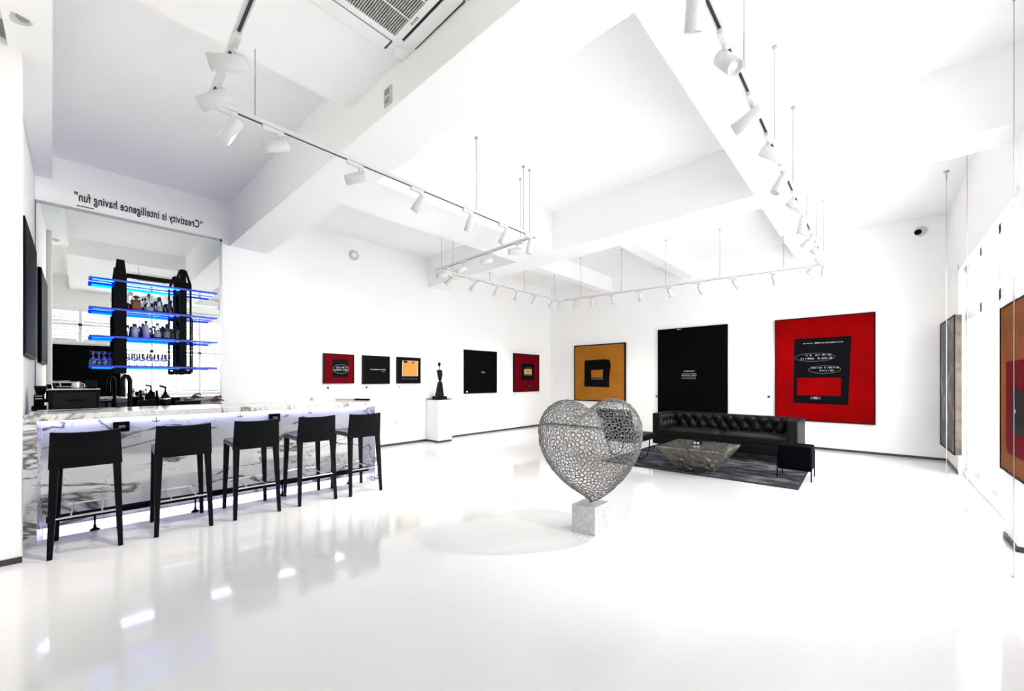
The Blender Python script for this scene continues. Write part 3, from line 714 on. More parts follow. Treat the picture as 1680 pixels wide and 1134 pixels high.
p.block('red_block', [(.245, .25), (.685, .25), (.69, .42), (.245, .42)], M['red'], 2)
p.script(.31, .70, .745, .010, M['chalk'], 60, thick=.16, gap=.12)
p.ellipse(.425, .615, .205, .04, M['chalkdim'], wd=.004); p.script(.34, .58, .628, .016, M['chalk'], 61, thick=.1, gap=.35); p.script(.25, .60, .595, .018, M['chalk'], 62, thick=.1, gap=.3)
p.ellipse(.525, .497, .16, .037, M['chalkdim'], wd=.004); p.script(.38, .66, .507, .015, M['chalk'], 63, thick=.1, gap=.3); p.script(.48, .64, .480, .015, M['chalk'], 64, thick=.1, gap=.35)
p.script(.39, .49, .215, .024, M['chalk'], 65, thick=.1, gap=.2)
# right wall pictures
p = Pic('painting', 'brown painting with a red square and black centre, hung on the pier between glass doors', (5.55, -.866, .64), (-1, 0, 0), (0, 1, 0), 1.3, 1.42, .045)
p.frame(M['darkframe'], .015); p.canvas(M['brown'])
p.block('red_square', [(.16, .17), (.20, .12), (.80, .12), (.84, .18), (.84, .66), (.16, .66)], M['crimson']); p.block('black_centre', [(.30, .28), (.33, .25), (.7, .25), (.7, .50), (.3, .50)], M['inkblack'], 2)
p.block('white_patch', [(.375, .365), (.41, .385)], M['chalk'], 3)
fp = thing('painting', 'deep-edged dark painting of a pale smoky figure in the far corner by the doors', 'painting', (9.6, -.89, 1.3))
A_, B_ = Vector((8.98, -.905, 0)), Vector((10.22, -.87, 0))
def fpq(x0, y0, x1, y1, d0, d1): return [(x0, y0, d0), (x1, y1, d0)]
mb = MB(); mb.slab([(8.86, -.945), (10.24, -.945), (10.24, -.845), (8.86, -.877)], .30, 2.40); mb.build('canvas_box', M['canvasedge'], fp)
mb = MB(); mb.slab([(8.862, -.8765), (10.238, -.8445), (10.238, -.841), (8.862, -.873)], .302, 2.398); mb.build('picture_face', M['figure'], fp)
mb = MB()
for z0, z1 in ((.296, .325), (2.375, 2.404)): mb.slab([(8.85, -.878), (10.25, -.846), (10.25, -.834), (8.85, -.866)], z0, z1)
mb.slab([(8.85, -.878), (8.875, -.8775), (8.875, -.8655), (8.85, -.866)], .296, 2.404); mb.slab([(10.225, -.8465), (10.25, -.846), (10.25, -.834), (10.225, -.8345)], .296, 2.404)
mb.build('frame', M['darkframe'], fp)
p = Pic('painting', 'wide black panel on the window wall, seen only in the bar mirror', (.85, YR + .001, .95), (-1, 0, 0), (0, 1, 0), 1.55, 1.45, .05)
p.frame(M['blackm'], .02); p.canvas(M['blackm'])

# caption cards
def card(label, pos, u, n, w=.11, sq=.028, sqa=.6):
    o = Vector(pos); u = Vector(u); n = Vector(n); v = Vector((0, 0, 1))
    t = thing('caption_card', label, 'label card', tuple(o))
    MB().prism([o, o + u * w, o + u * w + v * .065, o + v * .065], n * .004).build('card', M['white'], t)
    c = o + u * w * sqa + v * .02
    MB().prism([c, c + u * sq, c + u * sq + v * sq, c + v * sq], n * .005).build('square_mark', M['letter'], t)
card('white caption card with a black square under the small red painting', (3.14, YW, 1.235), UX, NY, .13, .042)
card('white caption card with a black square under the small black painting', (3.92, YW, 1.232), UX, NY, .13, .042)
card('white caption card with a dark square under the small orange painting', (4.71, YW, 1.235), UX, NY, .14, .03, .45)
card('white caption card with a dot under the large upright black painting', (6.66, YW, .965), UX, NY, .11, .03, .3)
card('white caption card with a dot under the red painting by the corner', (8.50, YW, .965), UX, NY, .11, .03, .5)
card('white caption card left of the very large black painting', (XW, 4.36, .955), UY, NX, .13, .045, .62)
card('white caption card left of the very large red painting', (XW, 1.87, 1.01), UY, NX, .17, .05, .62)

# ---------------------------------------------------------------- small wall fittings
sp = thing('smoke_detector', 'round white detector high on the long wall past the mirror', 'detector', (3.747, YL, 3.934))
MB().lathe([(.10, 0), (.10, .02), (.085, .035), (0, .035)], (3.747, YL, 3.934), 28, NY).build('housing', M['palegrey'], sp)
MB().lathe([(.055, .036), (.05, .045), (0, .045)], (3.747, YL, 3.934), 24, NY).build('cover', M['white'], sp)
so = thing('wall_outlet', 'white wall outlet low on the long wall under the orange painting', 'outlet', (4.71, YL, .47))
MB().box(4.65, YL - .009, .42, 4.77, YL, .55).build('plate', M['white'], so, .003); MB().box(4.68, YL - .012, .45, 4.74, YL - .009, .52).build('socket_face', M['palegrey'], so)
so = thing('wall_outlet', 'small white round fitting on the long wall just past the bar end', 'outlet', (3.0, YL, 1.06))
MB().lathe([(.035, 0), (.03, .02), (0, .02)], (2.95, YL, 1.07), 16, NY).build('plate', M['palegrey'], so)
so = thing('wall_outlet', 'grey control plate on the ceiling beam below the air conditioner', 'outlet', (1.70, 2.92, 3.72))
MB().hexa([(1.690, 2.86, 3.65), (1.706, 2.86, 3.65), (1.706, 2.97, 3.65), (1.690, 2.97, 3.65), (1.690, 2.86, 3.79), (1.706, 2.86, 3.79), (1.706, 2.97, 3.79), (1.690, 2.97, 3.79)]).build('plate', M['palegrey'], so, .003)
MB().box(1.684, 2.885, 3.735, 1.690, 2.945, 3.775).box(1.684, 2.885, 3.665, 1.690, 2.945, 3.70).build('socket_face', M['greyplastic'], so)
sc = thing('security_camera', 'white dome camera with black lens high on the wall above the far red painting', 'camera', (XB, -.58, 4.10))
MB().lathe([(.085, 0), (.085, .03), (.07, .06), (.05, .075), (0, .08)], (XB, -.60, 4.11), 24, NX).build('housing', M['palegrey'], sc)
MB().lathe([(.05, 0), (.045, .025), (.02, .045), (0, .05)], (XB - .07, -.565, 4.09), 18, (-1, .15, -.1)).build('lens', M['black'], sc)
sc = thing('security_camera', 'white bullet camera on the pier above the bar end, high up', 'camera', (-.33, 4.8, 4.05))
MB().cyl((-.36, 4.92, 4.10), (-.345, 4.60, 4.07), .02, n=12).box(-.41, 4.89, 4.04, -.31, 4.92, 4.16).build('bracket', M['greyplastic'], sc)
MB().cyl((-.352, 4.66, 4.085), (-.262, 4.44, 3.985), .046, .052, 24).build('housing', M['palegrey'], sc)
MB().cyl((-.2622, 4.4405, 3.9852), (-.259, 4.4325, 3.982), .033, n=24).build('lens', M['greyplastic'], sc)

# air conditioner ---------------------------------------------------
AX1, AY1, AS = 1.724, 2.73, .94
ac = thing('air_conditioner', 'square white ceiling cassette air conditioner with a dark slatted intake', 'air conditioner', (1.25, 2.26, 3.93))
az = 3.93
MB().box(AX1 - AS, AY1 - AS, az - .03, AX1, AY1, az).build('panel', M['white'], ac, .01)
gx0, gy0, gx1, gy1 = AX1 - AS + .19, AY1 - AS + .19, AX1 - .19, AY1 - .19
MB().box(gx0, gy0, az - .034, gx1, gy1, az - .03).build('intake', M['grille'], ac)
sl_ = MB(); x = gx0 + .006
while x < gx1: sl_.box(x, gy0, az - .042, x + .006, gy1, az - .034); x += .0155
sl_.build('intake_slats', M['palegrey'], ac)
bars = MB()
for k in (1, 2): yy = gy0 + (gy1 - gy0) * k / 3; bars.box(gx0, yy - .004, az - .045, gx1, yy + .004, az - .042)
bars.box(gx0 - .05, gy0 - .05, az - .044, gx1 + .05, gy0, az - .03).box(gx0 - .05, gy1, az - .044, gx1 + .05, gy1 + .05, az - .03).box(gx0 - .05, gy0, az - .044, gx0, gy1, az - .03).box(gx1, gy0, az - .044, gx1 + .05, gy1, az - .03)
bars.build('intake_frame', M['white'], ac)
for (x0, y0, x1, y1) in ((gx0, AY1 - .125, gx1, AY1 - .03), (gx0, AY1 - AS + .03, gx1, AY1 - AS + .125), (AX1 - .125, gy0, AX1 - .03, gy1), (AX1 - AS + .03, gy0, AX1 - AS + .125, gy1)):
    o = MB().box(x0 - .02, y0, az - .036, x1 + .02, y1, az - .030).build('louvre_slot', M['grille'], ac)
    if x1 - x0 > y1 - y0: MB().obox(((x0 + x1) / 2, (y0 + y1) / 2, az - .040), ((x1 - x0) / 2, 0, 0), (0, (y1 - y0) / 2 + .004, .003), (0, 0, .004)).build('louvre_blade', M['white'], o)
    else: MB().obox(((x0 + x1) / 2, (y0 + y1) / 2, az - .046), ((x1 - x0) / 2, 0, .006), (0, (y1 - y0) / 2, 0), (0, 0, .004)).build('louvre_blade', M['white'], o)
MB().lathe([(.055, 0), (.05, -.016), (.03, -.02), (0, -.02)], (AX1 - .075, AY1 - .075, az - .03), 24).lathe([(.018, 0), (.012, -.012), (0, -.014)], (AX1 - .05, AY1 - .065, az - .048), 12).build('corner_cap', M['white'], ac)
lg = MB(); yy = gy0 + (gy1 - gy0) * .56
for i in range(4): lg.box(gx1 + .018, yy + i * .022, az - .0455, gx1 + .034, yy + .014 + i * .022, az - .044)
lg.build('logo', M['greyplastic'], ac)

# ---------------------------------------------------------------- lighting tracks
ZT = 3.385
TR = {
 'side': ((.60, 2.1), (.63, 3.49), 'short lighting track over the stools, running out from the corner above the bar'),
 'bar': ((.655, 3.47), (4.27, 3.47), 'long white lighting track from above the bar stools to the inner corner'),
 'link': ((4.23, 3.495), (4.35, 5.775), 'cross lighting track joining the bar track to the long-wall track'),
 'long': ((4.33, 5.8), (8.073, 5.72), 'lighting track along the long wall of small paintings'),
 'back': ((8.1, 5.73), (8.553, .656), 'lighting track across the room in front of the sofa wall'),
 'door': ((1.0, .645), (8.57, .63), 'near lighting track running from overhead towards the sofa wall on the door side'),
}
RODS = {'side': (), 'bar': (.07, .695, .93, .965), 'link': (.10, .95), 'long': (.10, .35, .63, .92), 'back': (.10, .30, .49, .69, .89), 'door': (.26, .40, .535, .68, .82, .955)}
TRK = {}
for kx, (a, b, lb) in TR.items():
    a = Vector((*a, ZT)); b = Vector((*b, ZT)); d = (b - a).normalized(); s_ = d.cross(Vector((0, 0, 1)))
    t = thing('lighting_track', lb, 'lighting track', tuple((a + b) / 2), 'suspended lighting tracks')
    up = Vector((0, 0, .017))
    MB().obox((a + b) / 2 + up, (b - a) / 2, s_ * .018, Vector((0, 0, .016))).build('rail', M['lampwhite'], t, .002)
    MB().obox((a + b) / 2 - Vector((0, 0, .0005)), (b - a) / 2, s_ * .0075, Vector((0, 0, .002))).build('slot', M['slot'], t, label='black conductor slot')
    for e in (a + d * .05, b - d * .05): MB().obox(e + up, d * .05, s_ * .021, Vector((0, 0, .019))).build('end_connector', M['lampwhite'], t, .003)
    for f in RODS[kx]:
        q = a.lerp(b, f); zt = ZC if q.x < 5.36 else (3.6 if q.x < 5.9 else 4.36)
        if 4.06 < q.y < 4.885 and q.x < 5.6: zt = ZB
        if q.x > 5.9 and (3.34 < q.y < 3.62 or .99 < q.y < 1.25): zt = 3.99
        if q.x > 5.9 and 5.57 < q.y < 5.85: zt = 3.95
        r = MB().cyl((q.x, q.y, ZT + .03), (q.x, q.y, zt), .004, n=8).cyl((q.x, q.y, ZT + .03), (q.x, q.y, ZT + .33), .0055, n=8).build('suspension_rod', M['rod'], t)
        MB().lathe([(.02, 0), (.02, -.01), (.006, -.03), (0, -.03)], (q.x, q.y, zt), 12).build('canopy', M['rod'], r)
    TRK[kx] = (a, b, d)
# heads: (track, position x or y along it, heading right/up/ahead)
def rail_pt(kx, f): a, b, d = TRK[kx]; return a.lerp(b, f), d
def frac(kx, val, axis):
    a, b, d = TRK[kx]; return (val - a[axis]) / (b[axis] - a[axis])
LR, BR, MR = .044, .036, .19
lamps = []
def head(kx, f, hd, label, power=55, spot=True, lit=False, size=75):
    P, d = rail_pt(kx, f); s_ = d.cross(Vector((0, 0, 1)))
    t = thing('track_spotlight', label, 'spotlight', tuple(P), 'white spotlights on the ceiling tracks')
    MB().obox(P + Vector((0, 0, -.018)), d * .075, s_ * .016, Vector((0, 0, .016))).build('track_adapter', M['lampwhite'], t, .003)
    hd = cdir(*hd)
    piv = P + d * .045 + Vector((0, 0, -.115))
    c0 = piv - hd * .065; c1 = piv + hd * .125
    MB().cyl(P + d * .045 + Vector((0, 0, -.03)), piv, .008, n=10).cyl(P + d * .045 + Vector((0, 0, -.034)), P + d * .045 + Vector((0, 0, -.052)), .018, .012, n=14).build('stem', M['lampwhite'], t)
    MB().lathe([(0, 0), (LR * .9, 0), (LR, .006), (LR, .19), (LR * .93, .19), (LR * .86, .165), (0, .165)], c0, 24, hd).build('lamp_body', M['lampwhite'], t)
    ln = MB().lathe([(LR * .84, .1655), (LR * .45, .158), (LR * .45, .166), (0, .166)], c0, 24, hd).build('reflector', M['reflector'], t)
    MB().lathe([(LR * .42, .1668), (0, .1675)], c0, 16, hd).build('lens', M['lens'] if lit else M['reflector'], ln)
    if spot:
        L = bpy.data.lights.new('spot', 'SPOT'); L.energy = power; L.spot_size = radians(size); L.spot_blend = .9; L.shadow_soft_size = .03; L.color = (1, .965, .915)
        o = bpy.data.objects.new('spot_lamp', L); COL.objects.link(o); o.location = c0 + hd * .20
        o.rotation_euler = hd.to_track_quat('-Z', 'Y').to_euler()
        o.parent = t; o.location = Vector(o.location) - Vector(t.location)
    return t
DEF = {
 'side': ('y', [(2.72, (-0.83, -0.30, -0.47)), (3.13, (-0.77, -0.57, -0.30))]),
 'bar': ('x', [(0.72, (-0.59, -0.81, -0.05)), (1.03, (-0.83, -0.38, -0.40)), (1.69, (-0.97, -0.23, -0.03)), (2.35, (-0.62, -0.76, 0.20)), (3.04, (-0.39, -0.87, 0.31)), (3.63, (-0.50, -0.85, 0.14)), (4.12, (-0.19, -0.98, 0.08))]),
 'link': ('y', [(3.74, (-0.95, -0.18, -0.24)), (4.36, (-0.97, -0.22, -0.09)), (5.01, (-0.87, -0.49, 0.03)), (5.55, (-0.86, -0.22, -0.45))]),
 'long': ('x', [(4.61, (-0.84, -0.55, 0.01)), (5.19, (-0.68, -0.71, 0.21)), (5.8, (-0.57, -0.78, 0.25)), (6.41, (-0.40, -0.87, 0.29)), (7.02, (-0.49, -0.82, 0.30)), (7.65, (-0.54, -0.79, 0.31)), (7.94, (-0.23, -0.95, 0.21))]),
 'back': ('y', [(5.41, (-0.26, -0.82, 0.51)), (4.97, (0.18, -0.87, 0.45)), (4.46, (0.35, -0.82, 0.45)), (3.83, (0.16, -0.85, 0.50)), (3.21, (0.50, -0.79, 0.36)), (2.63, (0.52, -0.79, 0.33)), (2.01, (0.66, -0.72, 0.22)), (1.39, (0.45, -0.82, 0.34)), (0.86, (0.77, -0.64, -0.02))]),
 'door': ('x', [(1.98, (0.13, -0.84, 0.53)), (2.49, (0.12, -0.78, -0.61)), (3.15, (-0.63, -0.36, 0.69)), (3.75, (0.76, -0.56, -0.33)), (4.36, (-0.50, -0.86, 0.12)), (5.05, (0.61, -0.68, -0.42)), (5.73, (-0.08, -0.99, 0.13)), (6.48, (-0.50, -0.63, 0.60)), (7.11, (0.62, -0.68, -0.38)), (7.69, (0.61, -0.68, -0.40)), (8.4, (-0.07, -1.00, 0.07))]),
}
NM = {'side': 'on the short track over the stools','bar': 'on the bar track from the stool corner', 'link': 'on the cross track from the inner corner',
      'long': 'on the long-wall track from the bar side', 'back': 'on the sofa-wall track from the long wall', 'door': 'on the door-side track from overhead'}
for kx, (axn, lst) in DEF.items():
    ai = 0 if axn == 'x' else 1
    for i, (pos, hd) in enumerate(lst):
        lit = kx == 'door' and i == 1; beam = kx == 'door' and i == 4
        look = 'white cylinder spotlight tilted sideways' if abs(hd[0]) > .7 else ('white spotlight with its lit lens facing out' if lit else 'white cylinder spotlight pointing down')
        head(kx, frac(kx, pos, ai), hd, '%s, %s %s' % (look, ORD[i], NM[kx]), power=75 if beam else {'side': 130, 'bar': 62, 'link': 16, 'long': 34, 'back': 14, 'door': (44 if pos < 5 else 11) if hd[0] < .3 else 8}[kx], lit=lit, size=70 if beam else 75)

# tensioned cables by the doors
for i, (x, w_) in enumerate(((4.55, 'in front of the brown painting pier'), (6.53, 'before the middle of the glass doors'), (8.25, 'near the smoky figure painting'))):
    y = -.735; zt = ZC if x < 5.36 else 4.36
    t = thing('display_cable', 'thin steel display cable from ceiling to floor ' + w_, 'cable', (x, y, 0), 'tensioned display cables by the doors')
    MB().cyl((x, y, .01), (x, y, zt), .0028, n=8).build('cable', M['rod'], t)
    MB().lathe([(.03, 0), (.03, -.012), (.007, -.02), (.007, -.13), (0, -.13)], (x, y, zt), 14).build('ceiling_anchor', M['rod'], t)
    MB().lathe([(.014, 0), (.014, .004), (.004, .012), (.004, .03), (0, .03)], (x, y, 0), 12).build('floor_anchor', M['rod'], t)

# ---------------------------------------------------------------- pedestal figure
pd = thing('pedestal', 'tall white pedestal with a black top plate against the long wall', 'pedestal', (5.7, 7.5, 0))
MB().box(5.50, 7.30, .045, 5.90, 7.74, .975).build('body', M['wall'], pd)
MB().box(5.505, 7.305, 0, 5.895, 7.735, .045).build('base_strip', M['base'], pd)
MB().box(5.485, 7.285, .975, 5.915, 7.74, .988).build('top_plate', M['black'], pd)
fg = thing('figure_sculpture', 'slender abstract black bronze figure with round head on the white pedestal', 'sculpture', (5.70, 7.5, .988))
fx, fy, fz = 5.70, 7.5, .988
MB().box(fx - .14, fy - .10, fz, fx + .14, fy + .10, fz + .062).build('base', M['bronze'], fg, .004)
MB().hexa([(fx - .095, fy - .06, fz + .062), (fx + .085, fy - .06, fz + .062), (fx + .085, fy + .06, fz + .062), (fx - .095, fy + .06, fz + .062), (fx - .035, fy - .035, fz + .395), (fx + .05, fy - .035, fz + .395), (fx + .05, fy + .035, fz + .395), (fx - .035, fy + .035, fz + .395)]).build('skirt', M['bronze'], fg, .006)
MB().hexa([(fx - .01, fy - .02, fz + .39), (fx + .028, fy - .02, fz + .39), (fx + .028, fy + .02, fz + .39), (fx - .01, fy + .02, fz + .39), (fx - .05, fy - .035, fz + .56), (fx + .06, fy - .035, fz + .56), (fx + .06, fy + .035, fz + .56), (fx - .05, fy + .035, fz + .56)]).hexa([(fx - .05, fy - .035, fz + .56), (fx + .06, fy - .035, fz + .56), (fx + .06, fy + .035, fz + .56), (fx - .05, fy + .035, fz + .56), (fx - .055, fy - .03, fz + .675), (fx + .05, fy - .03, fz + .675), (fx + .05, fy + .03, fz + .675), (fx - .055, fy + .03, fz + .675)]).build('torso', M['bronze'], fg, .004)
MB().tube([(fx - .05, fy, fz + .655), (fx - .085, fy - .01, fz + .648), (fx - .05, fy - .02, fz + .56), (fx, fy - .03, fz + .47)], [.014, .016, .013, .01], 10).build('arm', M['bronze'], fg)
MB().cyl((fx - .012, fy, fz + .67), (fx - .012, fy, fz + .76), .010, n=12).build('neck', M['bronze'], fg)
MB().lathe([(0, -.055), (.022, -.042), (.034, -.01), (.034, .02), (.022, .045), (0, .055)], (fx - .012, fy, fz + .80), 20).build('head', M['bronze'], fg)

# ---------------------------------------------------------------- wire heart
hp = thing('plinth', 'small square grey marble plinth standing on the floor under the wire heart', 'plinth', (3.30, 2.0, 0))
MB().hexa([(3.171, 1.881, 0), (3.425, 1.876, 0), (3.385, 2.10, 0), (3.125, 2.10, 0), (3.171, 1.881, .262), (3.425, 1.876, .262), (3.385, 2.10, .262), (3.125, 2.10, .262)]).build('block', M['plinthstone'], hp, .003)
fc = thing('floor_card', 'small white caption card lying on the floor before the marble plinth', 'label card', (3.10, 1.93, 0))
MB().slab([(3.09, 1.985), (3.115, 1.87), (3.07, 1.855), (3.045, 1.97)], 0, .006).build('card', M['white'], fc)
MB().slab([(3.085, 1.96), (3.102, 1.885), (3.094, 1.882), (3.077, 1.957)], .006, .0065).build('text_line', M['greyplastic'], fc)
hs = thing('heart_sculpture', 'large openwork heart of welded polished wire rings balanced on the marble plinth', 'sculpture', (3.29, 1.99, .262))
def hf(p):
    x, y, z = p; a = x * x + 2.25 * y * y + z * z - 1
    return a * a * a - x * x * z ** 3 - .1125 * y * y * z ** 3
def hpoint(d):
    lo, hi = .05, 1.9
    # march outwards then bisect
    r = .3
    while r < 1.9 and hf(d * r) < 0: r += .04
    lo, hi = r - .04, r
    for _ in range(14):
        m_ = (lo + hi) / 2
        if hf(d * m_) < 0: lo = m_
        else: hi = m_
    return d * lo
Rr = random.Random(3)
cand = []
def warp(p): return Vector((p.x * .455, p.y * .56, (p.z + 1.0 - .17 * math.exp(-(p.x / .34) ** 2) * max(0, min(1, p.z / .8))) * .437))
NC = 16000
for i in range(NC):
    z = 1 - 2 * (i + .5) / NC; r = math.sqrt(max(0, 1 - z * z)); ph = i * 2.399963
    q = hpoint(Vector((r * cos(ph), r * sin(ph), z)))
    e = 1e-3
    n_ = Vector(((hf(q + Vector((e, 0, 0))) - hf(q - Vector((e, 0, 0)))) / .425, (hf(q + Vector((0, e, 0))) - hf(q - Vector((0, e, 0)))) / .56, (hf(q + Vector((0, 0, e))) - hf(q - Vector((0, 0, e)))) / .433))
    if n_.length < 1e-9: continue
    cand.append((warp(q), n_.normalized()))
Rr.shuffle(cand)
cell = .034; grid = {}; keep = []; RM = .032
def near(p):
    a, b, c = int(p.x // cell), int(p.y // cell), int(p.z // cell)
    for i in (-1, 0, 1):
        for j in (-1, 0, 1):
            for k_ in (-1, 0, 1):
                for q in grid.get((a + i, b + j, c + k_), ()): yield q
for p_, n_ in cand:
    if any((q - p_).length < RM for q in near(p_)): continue
    grid.setdefault((int(p_.x // cell), int(p_.y // cell), int(p_.z // cell)), []).append(p_); keep.append((p_, n_))
HR = Matrix.Rotation(YAW - pi / 2 + radians(24), 3, 'Z')
hm = MB(); HO = Vector((3.29, 1.995, .266))
for p_, n_ in keep:
    ds = sorted((q - p_).length for q in near(p_) if q is not p_)[:5]
    R0 = (sum(ds) / max(1, len(ds))) / 2 if ds else .018
    R0 = min(.022, max(.014, R0 * 1.03))
    nn = (n_ + Vector((Rr.gauss(0, .10), Rr.gauss(0, .10), Rr.gauss(0, .10)))).normalized()
    u = nn.cross(Vector((0, 0, 1))); u = u.normalized() if u.length > 1e-3 else Vector((1, 0, 0)); w_ = nn.cross(u)
    n1, n2 = 10, 4; vs = []; an0 = Rr.uniform(0, 6.28); el = Rr.uniform(.86, 1.1)
    for i in range(n1):
        a = an0 + 2 * pi * i / n1; dr = u * cos(a) * el + w_ * sin(a)
        for k_ in range(n2):
            b = 2 * pi * k_ / n2; vs.append(HO + HR @ (p_ + dr * (R0 + .0029 * cos(b)) + nn * .0034 * sin(b)))
    hm.add(vs, [(i * n2 + k_, ((i + 1) % n1) * n2 + k_, ((i + 1) % n1) * n2 + (k_ + 1) % n2, i * n2 + (k_ + 1) % n2) for i in range(n1) for k_ in range(n2)], True)
hm.build('ring_shell', M['wire'], hs)
MB().cyl((3.29, 1.995, .262), (3.29, 1.995, .29), .014, n=14).build('foot_pin', M['wire'], hs)

# ---------------------------------------------------------------- lounge
rg = thing('rug', 'dark grey streaky rug with a black bound edge under the stone table', 'rug', (7.2, 2.15, 0))
RQ = [(6.28, .734), (8.95, .80), (8.90, 3.56), (6.18, 3.557)]
MB().slab(RQ, .0005, .010).build('binding', M['rugedge'], rg)
cxr = sum(q[0] for q in RQ) / 4; cyr = sum(q[1] for q in RQ) / 4
MB().slab([(cxr + (x - cxr) * .975, cyr + (y - cyr) * .98) for x, y in RQ], .010, .0135).build('pile', M['rug'], rg)
RZ = .0135
# coffee table: polished top, rough tapering block
ct = thing('coffee_table', 'grey-brown stone coffee table, an inverted rough block with polished top', 'table', (6.6, 2.03, RZ))
TQ = [(6.10, 1.545), (7.065, 1.57), (7.03, 2.53), (6.05, 2.49)]; BQ = [(6.45, 1.83), (6.82, 1.84), (6.80, 2.34), (6.42, 2.32)]; TZ = .405
mb = MB(); nu, nv = 14, 8; Rt = random.Random(5)
for sidx in range(4):
    a0, a1 = Vector((*TQ[sidx], TZ - .02)), Vector((*TQ[(sidx + 1) % 4], TZ - .02)); b0, b1 = Vector((*BQ[sidx], RZ)), Vector((*BQ[(sidx + 1) % 4], RZ))
    nrm = (a1 - a0).cross(Vector((0, 0, 1))).normalized(); g = []
    for j in range(nv + 1):
        for i in range(nu + 1):
            u, v = i / nu, j / nv; q = a0.lerp(a1, u).lerp(b0.lerp(b1, u), v)
            if 0 < i < nu and 0 < j < nv: q = q + nrm * Rt.uniform(-.03, .018)
            g.append(q)
    mb.add(g, [(j * (nu + 1) + i, j * (nu + 1) + i + 1, (j + 1) * (nu + 1) + i + 1, (j + 1) * (nu + 1) + i) for j in range(nv) for i in range(nu)])
mb.add([(*q, RZ) for q in BQ], [(0, 1, 2, 3)])
mb.build('rough_base', M['stone'], ct)
MB().slab(TQ, TZ - .022, TZ).build('polished_top', M['stonetop'], ct, .004)
cb_ = thing('candle_box', 'small dark square candle holder with pale sides on the stone table', 'candle holder', (6.62, 2.1, TZ))
MB().box(6.57, 2.02, TZ, 6.69, 2.14, TZ + .055).build('box', M['black'], cb_, .003)
wn = MB()
for yy in (2.035, 2.085): wn.box(6.566, yy, TZ + .012, 6.57, yy + .038, TZ + .045)
wn.build('window', M['chalk'], cb_)
# sofa
sf = thing('sofa', 'long black leather tufted sofa with square arms on thin legs', 'sofa', (8.3, 2.15, 0))
sx0, sx1, sy0, sy1 = 7.90, 8.80, .93, 3.355
AZ = .755; aw = .15
MB().box(sx0 + .01, sy0 + .02, .14, sx1, sy1 - .02, .33).build('base', M['sofa'], sf, .02)
def arm(y0, y1): return MB().box(sx0, y0, .14, sx1, y1, AZ).build('arm', M['sofa'], sf, .022, 3)
arm(sy1 - aw, sy1); arm(sy0, sy0 + aw)
ym = (sy0 + sy1) / 2
for y0, y1 in ((sy0 + aw + .004, ym - .004), (ym + .004, sy1 - aw - .004)):
    c = MB(); nn = 12; g = []
    for j in range(nn + 1):
        for i in range(nn + 1):
            u, v = i / nn, j / nn; e_ = (1 - (2 * u - 1) ** 6) * (1 - (2 * v - 1) ** 6)
            g.append((sx0 - .005 + .70 * u, y0 + (y1 - y0) * v, .43 + .045 * e_))
    c.add(g, [(j * (nn + 1) + i, j * (nn + 1) + i + 1, (j + 1) * (nn + 1) + i + 1, (j + 1) * (nn + 1) + i) for j in range(nn) for i in range(nn)], True)
    c.box(sx0 - .005, y0, .325, sx0 + .695, y1, .431); c.build('seat_cushion', M['sofa'], sf, .012)
# tufted back, arms' inner faces
def tuft(o, ux, L_, H_, nrm, nb, rows, name):
    o, ux, nrm = Vector(o), Vector(ux), Vector(nrm); c = MB(); nx, nz = nb * 8, rows * 8; pts = []
    bt = []
    dx = L_ / nb; dz = H_ / rows
    for r_ in range(rows + 1):
        for k_ in range(nb + 2): bt.append(((k_ - .5 * (r_ % 2)) * dx, r_ * dz - dz * .35))
    for j in range(nz + 1):
        for i in range(nx + 1):
            x, z = L_ * i / nx, H_ * j / nz
            # diamond pattern folds
            a = (x / dx + z / dz / 2 + .175) % 1; b = (x / dx - z / dz / 2 - .175) % 1
            f1 = min(a, 1 - a); f2 = min(b, 1 - b)
            puff = (min(1, f1 * 3.2) * min(1, f2 * 3.2)) ** .6
            ed = min(1, min(x, L_ - x) / .03) * min(1, (H_ - z) / .03 + .05)
            pts.append(o + ux * x + Vector((0, 0, z)) + nrm * (.065 * puff * ed))
    c.add(pts, [(j * (nx + 1) + i, j * (nx + 1) + i + 1, (j + 1) * (nx + 1) + i + 1, (j + 1) * (nx + 1) + i) for j in range(nz) for i in range(nx)], True)
    return c.build(name, M['sofa'], sf)
MB().box(sx1 - .16, sy0 + aw, .33, sx1, sy1 - aw, AZ).build('backrest', M['sofa'], sf, .02)
tuft((sx1 - .165, sy1 - aw, .42), (0, -1, 0), sy1 - sy0 - 2 * aw, AZ - .435, (-1, 0, 0), 11, 2, 'tufted_back')
tuft((sx0 + .05, sy1 - aw, .42), (1, 0, 0), .68, AZ - .435, (0, -1, 0), 4, 2, 'tufted_arm_lining')
for x in (sx0 + .05, sx1 - .05):
    for y in (sy0 + .06, sy1 - .06): MB().cyl((x, y, RZ), (x, y, .145), .011, n=10).build('leg', M['steel'], sf)
# ottoman
ot = thing('ottoman', 'black velvet box ottoman on four thin black legs at the rug corner', 'ottoman', (7.03, .85, 0))
MB().box(6.835, .655, .145, 7.24, 1.045, .485).build('seat', M['velvet'], ot, .02, 3)
for x, y, z in ((6.818, 1.048, RZ), (6.812, .652, 0), (7.252, .658, 0), (7.235, 1.044, RZ)): MB().bar((x, y, RZ), (x, y, .40), .014).build('leg', M['black'], ot)
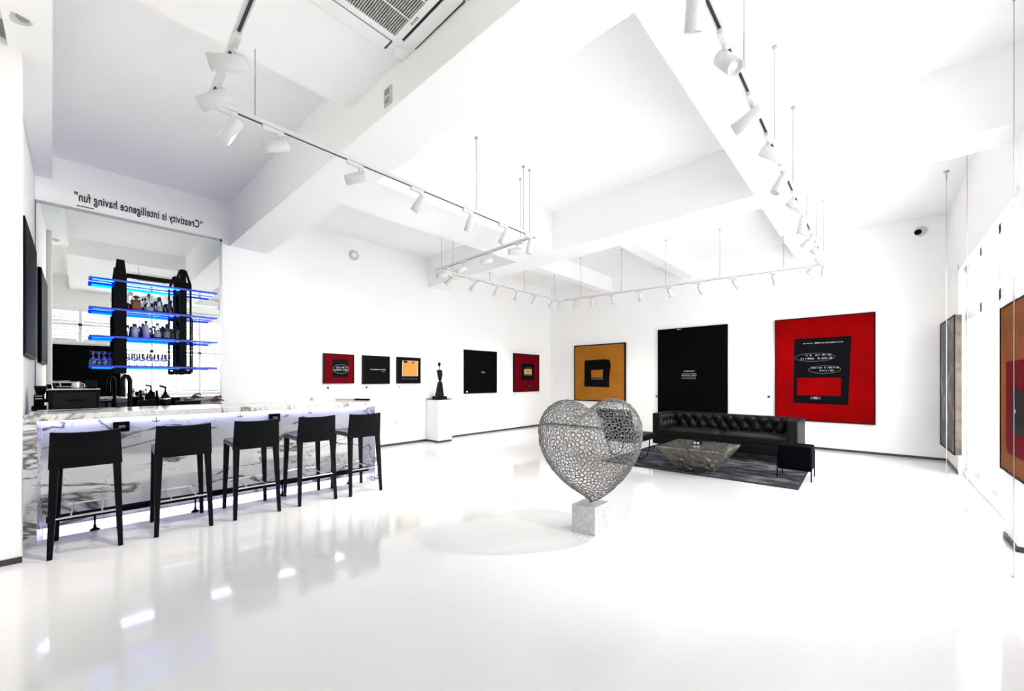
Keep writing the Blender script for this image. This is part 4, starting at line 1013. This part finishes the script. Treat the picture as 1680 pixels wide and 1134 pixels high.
# lounge chair behind the heart
lc = thing('lounge_chair', 'black armless lounge chair on thin bent legs, seen through the wire heart', 'chair', (6.9, 3.45, 0))
MB().hexa([(6.55, 3.08, .34), (6.64, 3.08, .30), (6.64, 3.66, .30), (6.55, 3.66, .34), (6.30, 3.08, .90), (6.39, 3.08, .92), (6.39, 3.74, .92), (6.30, 3.74, .90)]).build('backrest', M['leather'], lc, .02)
MB().hexa([(6.55, 3.06, .31), (7.22, 3.00, .34), (7.22, 3.64, .34), (6.55, 3.68, .31), (6.55, 3.06, .42), (7.22, 3.00, .46), (7.22, 3.64, .46), (6.55, 3.68, .42)]).build('seat', M['leather'], lc, .03)
for y in (3.10, 3.62):
    MB().tube([(6.52, y, .36), (6.60, y, .18), (6.74, y, .0240), (7.05, y, .0240), (7.16, y, .16), (7.18, y, .34)], .009, 8).build('leg', M['black'], lc)

# ---------------------------------------------------------------- light and world
w = bpy.data.worlds.new('sky'); S.world = w; w.use_nodes = True
bg = w.node_tree.nodes['Background']; bg.inputs['Color'].default_value = (.97, .98, 1, 1); bg.inputs['Strength'].default_value = 4.0
def portal(x0, x1, z0, z1):
    L = bpy.data.lights.new('portal', 'AREA'); L.shape = 'RECTANGLE'; L.size = x1 - x0; L.size_y = z1 - z0
    L.cycles.is_portal = True
    o = bpy.data.objects.new('daylight_portal', L); COL.objects.link(o); o.location = ((x0 + x1) / 2, -1.22, (z0 + z1) / 2); o.rotation_euler = (-pi / 2, 0, 0)
    o.rotation_euler = Vector((0, 1, 0)).to_track_quat('-Z', 'Z').to_euler()
portal(*DW, 0, 3.12); portal(*D2, 0, 3.12); portal(*W1, .98, 3.4); portal(*W2, 2.45, 3.4)

S.view_settings.view_transform = 'Standard'; S.view_settings.look = 'None'; S.view_settings.gamma = 1.0; S.view_settings.use_curve_mapping = False
S.view_settings.exposure = 1.56
c = S.cycles
c.use_denoising = True
c.max_bounces = 10; c.diffuse_bounces = 6; c.glossy_bounces = 5; c.transparent_max_bounces = 16; c.transmission_bounces = 6
c.sample_clamp_indirect = 6.0; c.caustics_reflective = False; c.caustics_refractive = False
c.use_adaptive_sampling = True; c.adaptive_threshold = .01
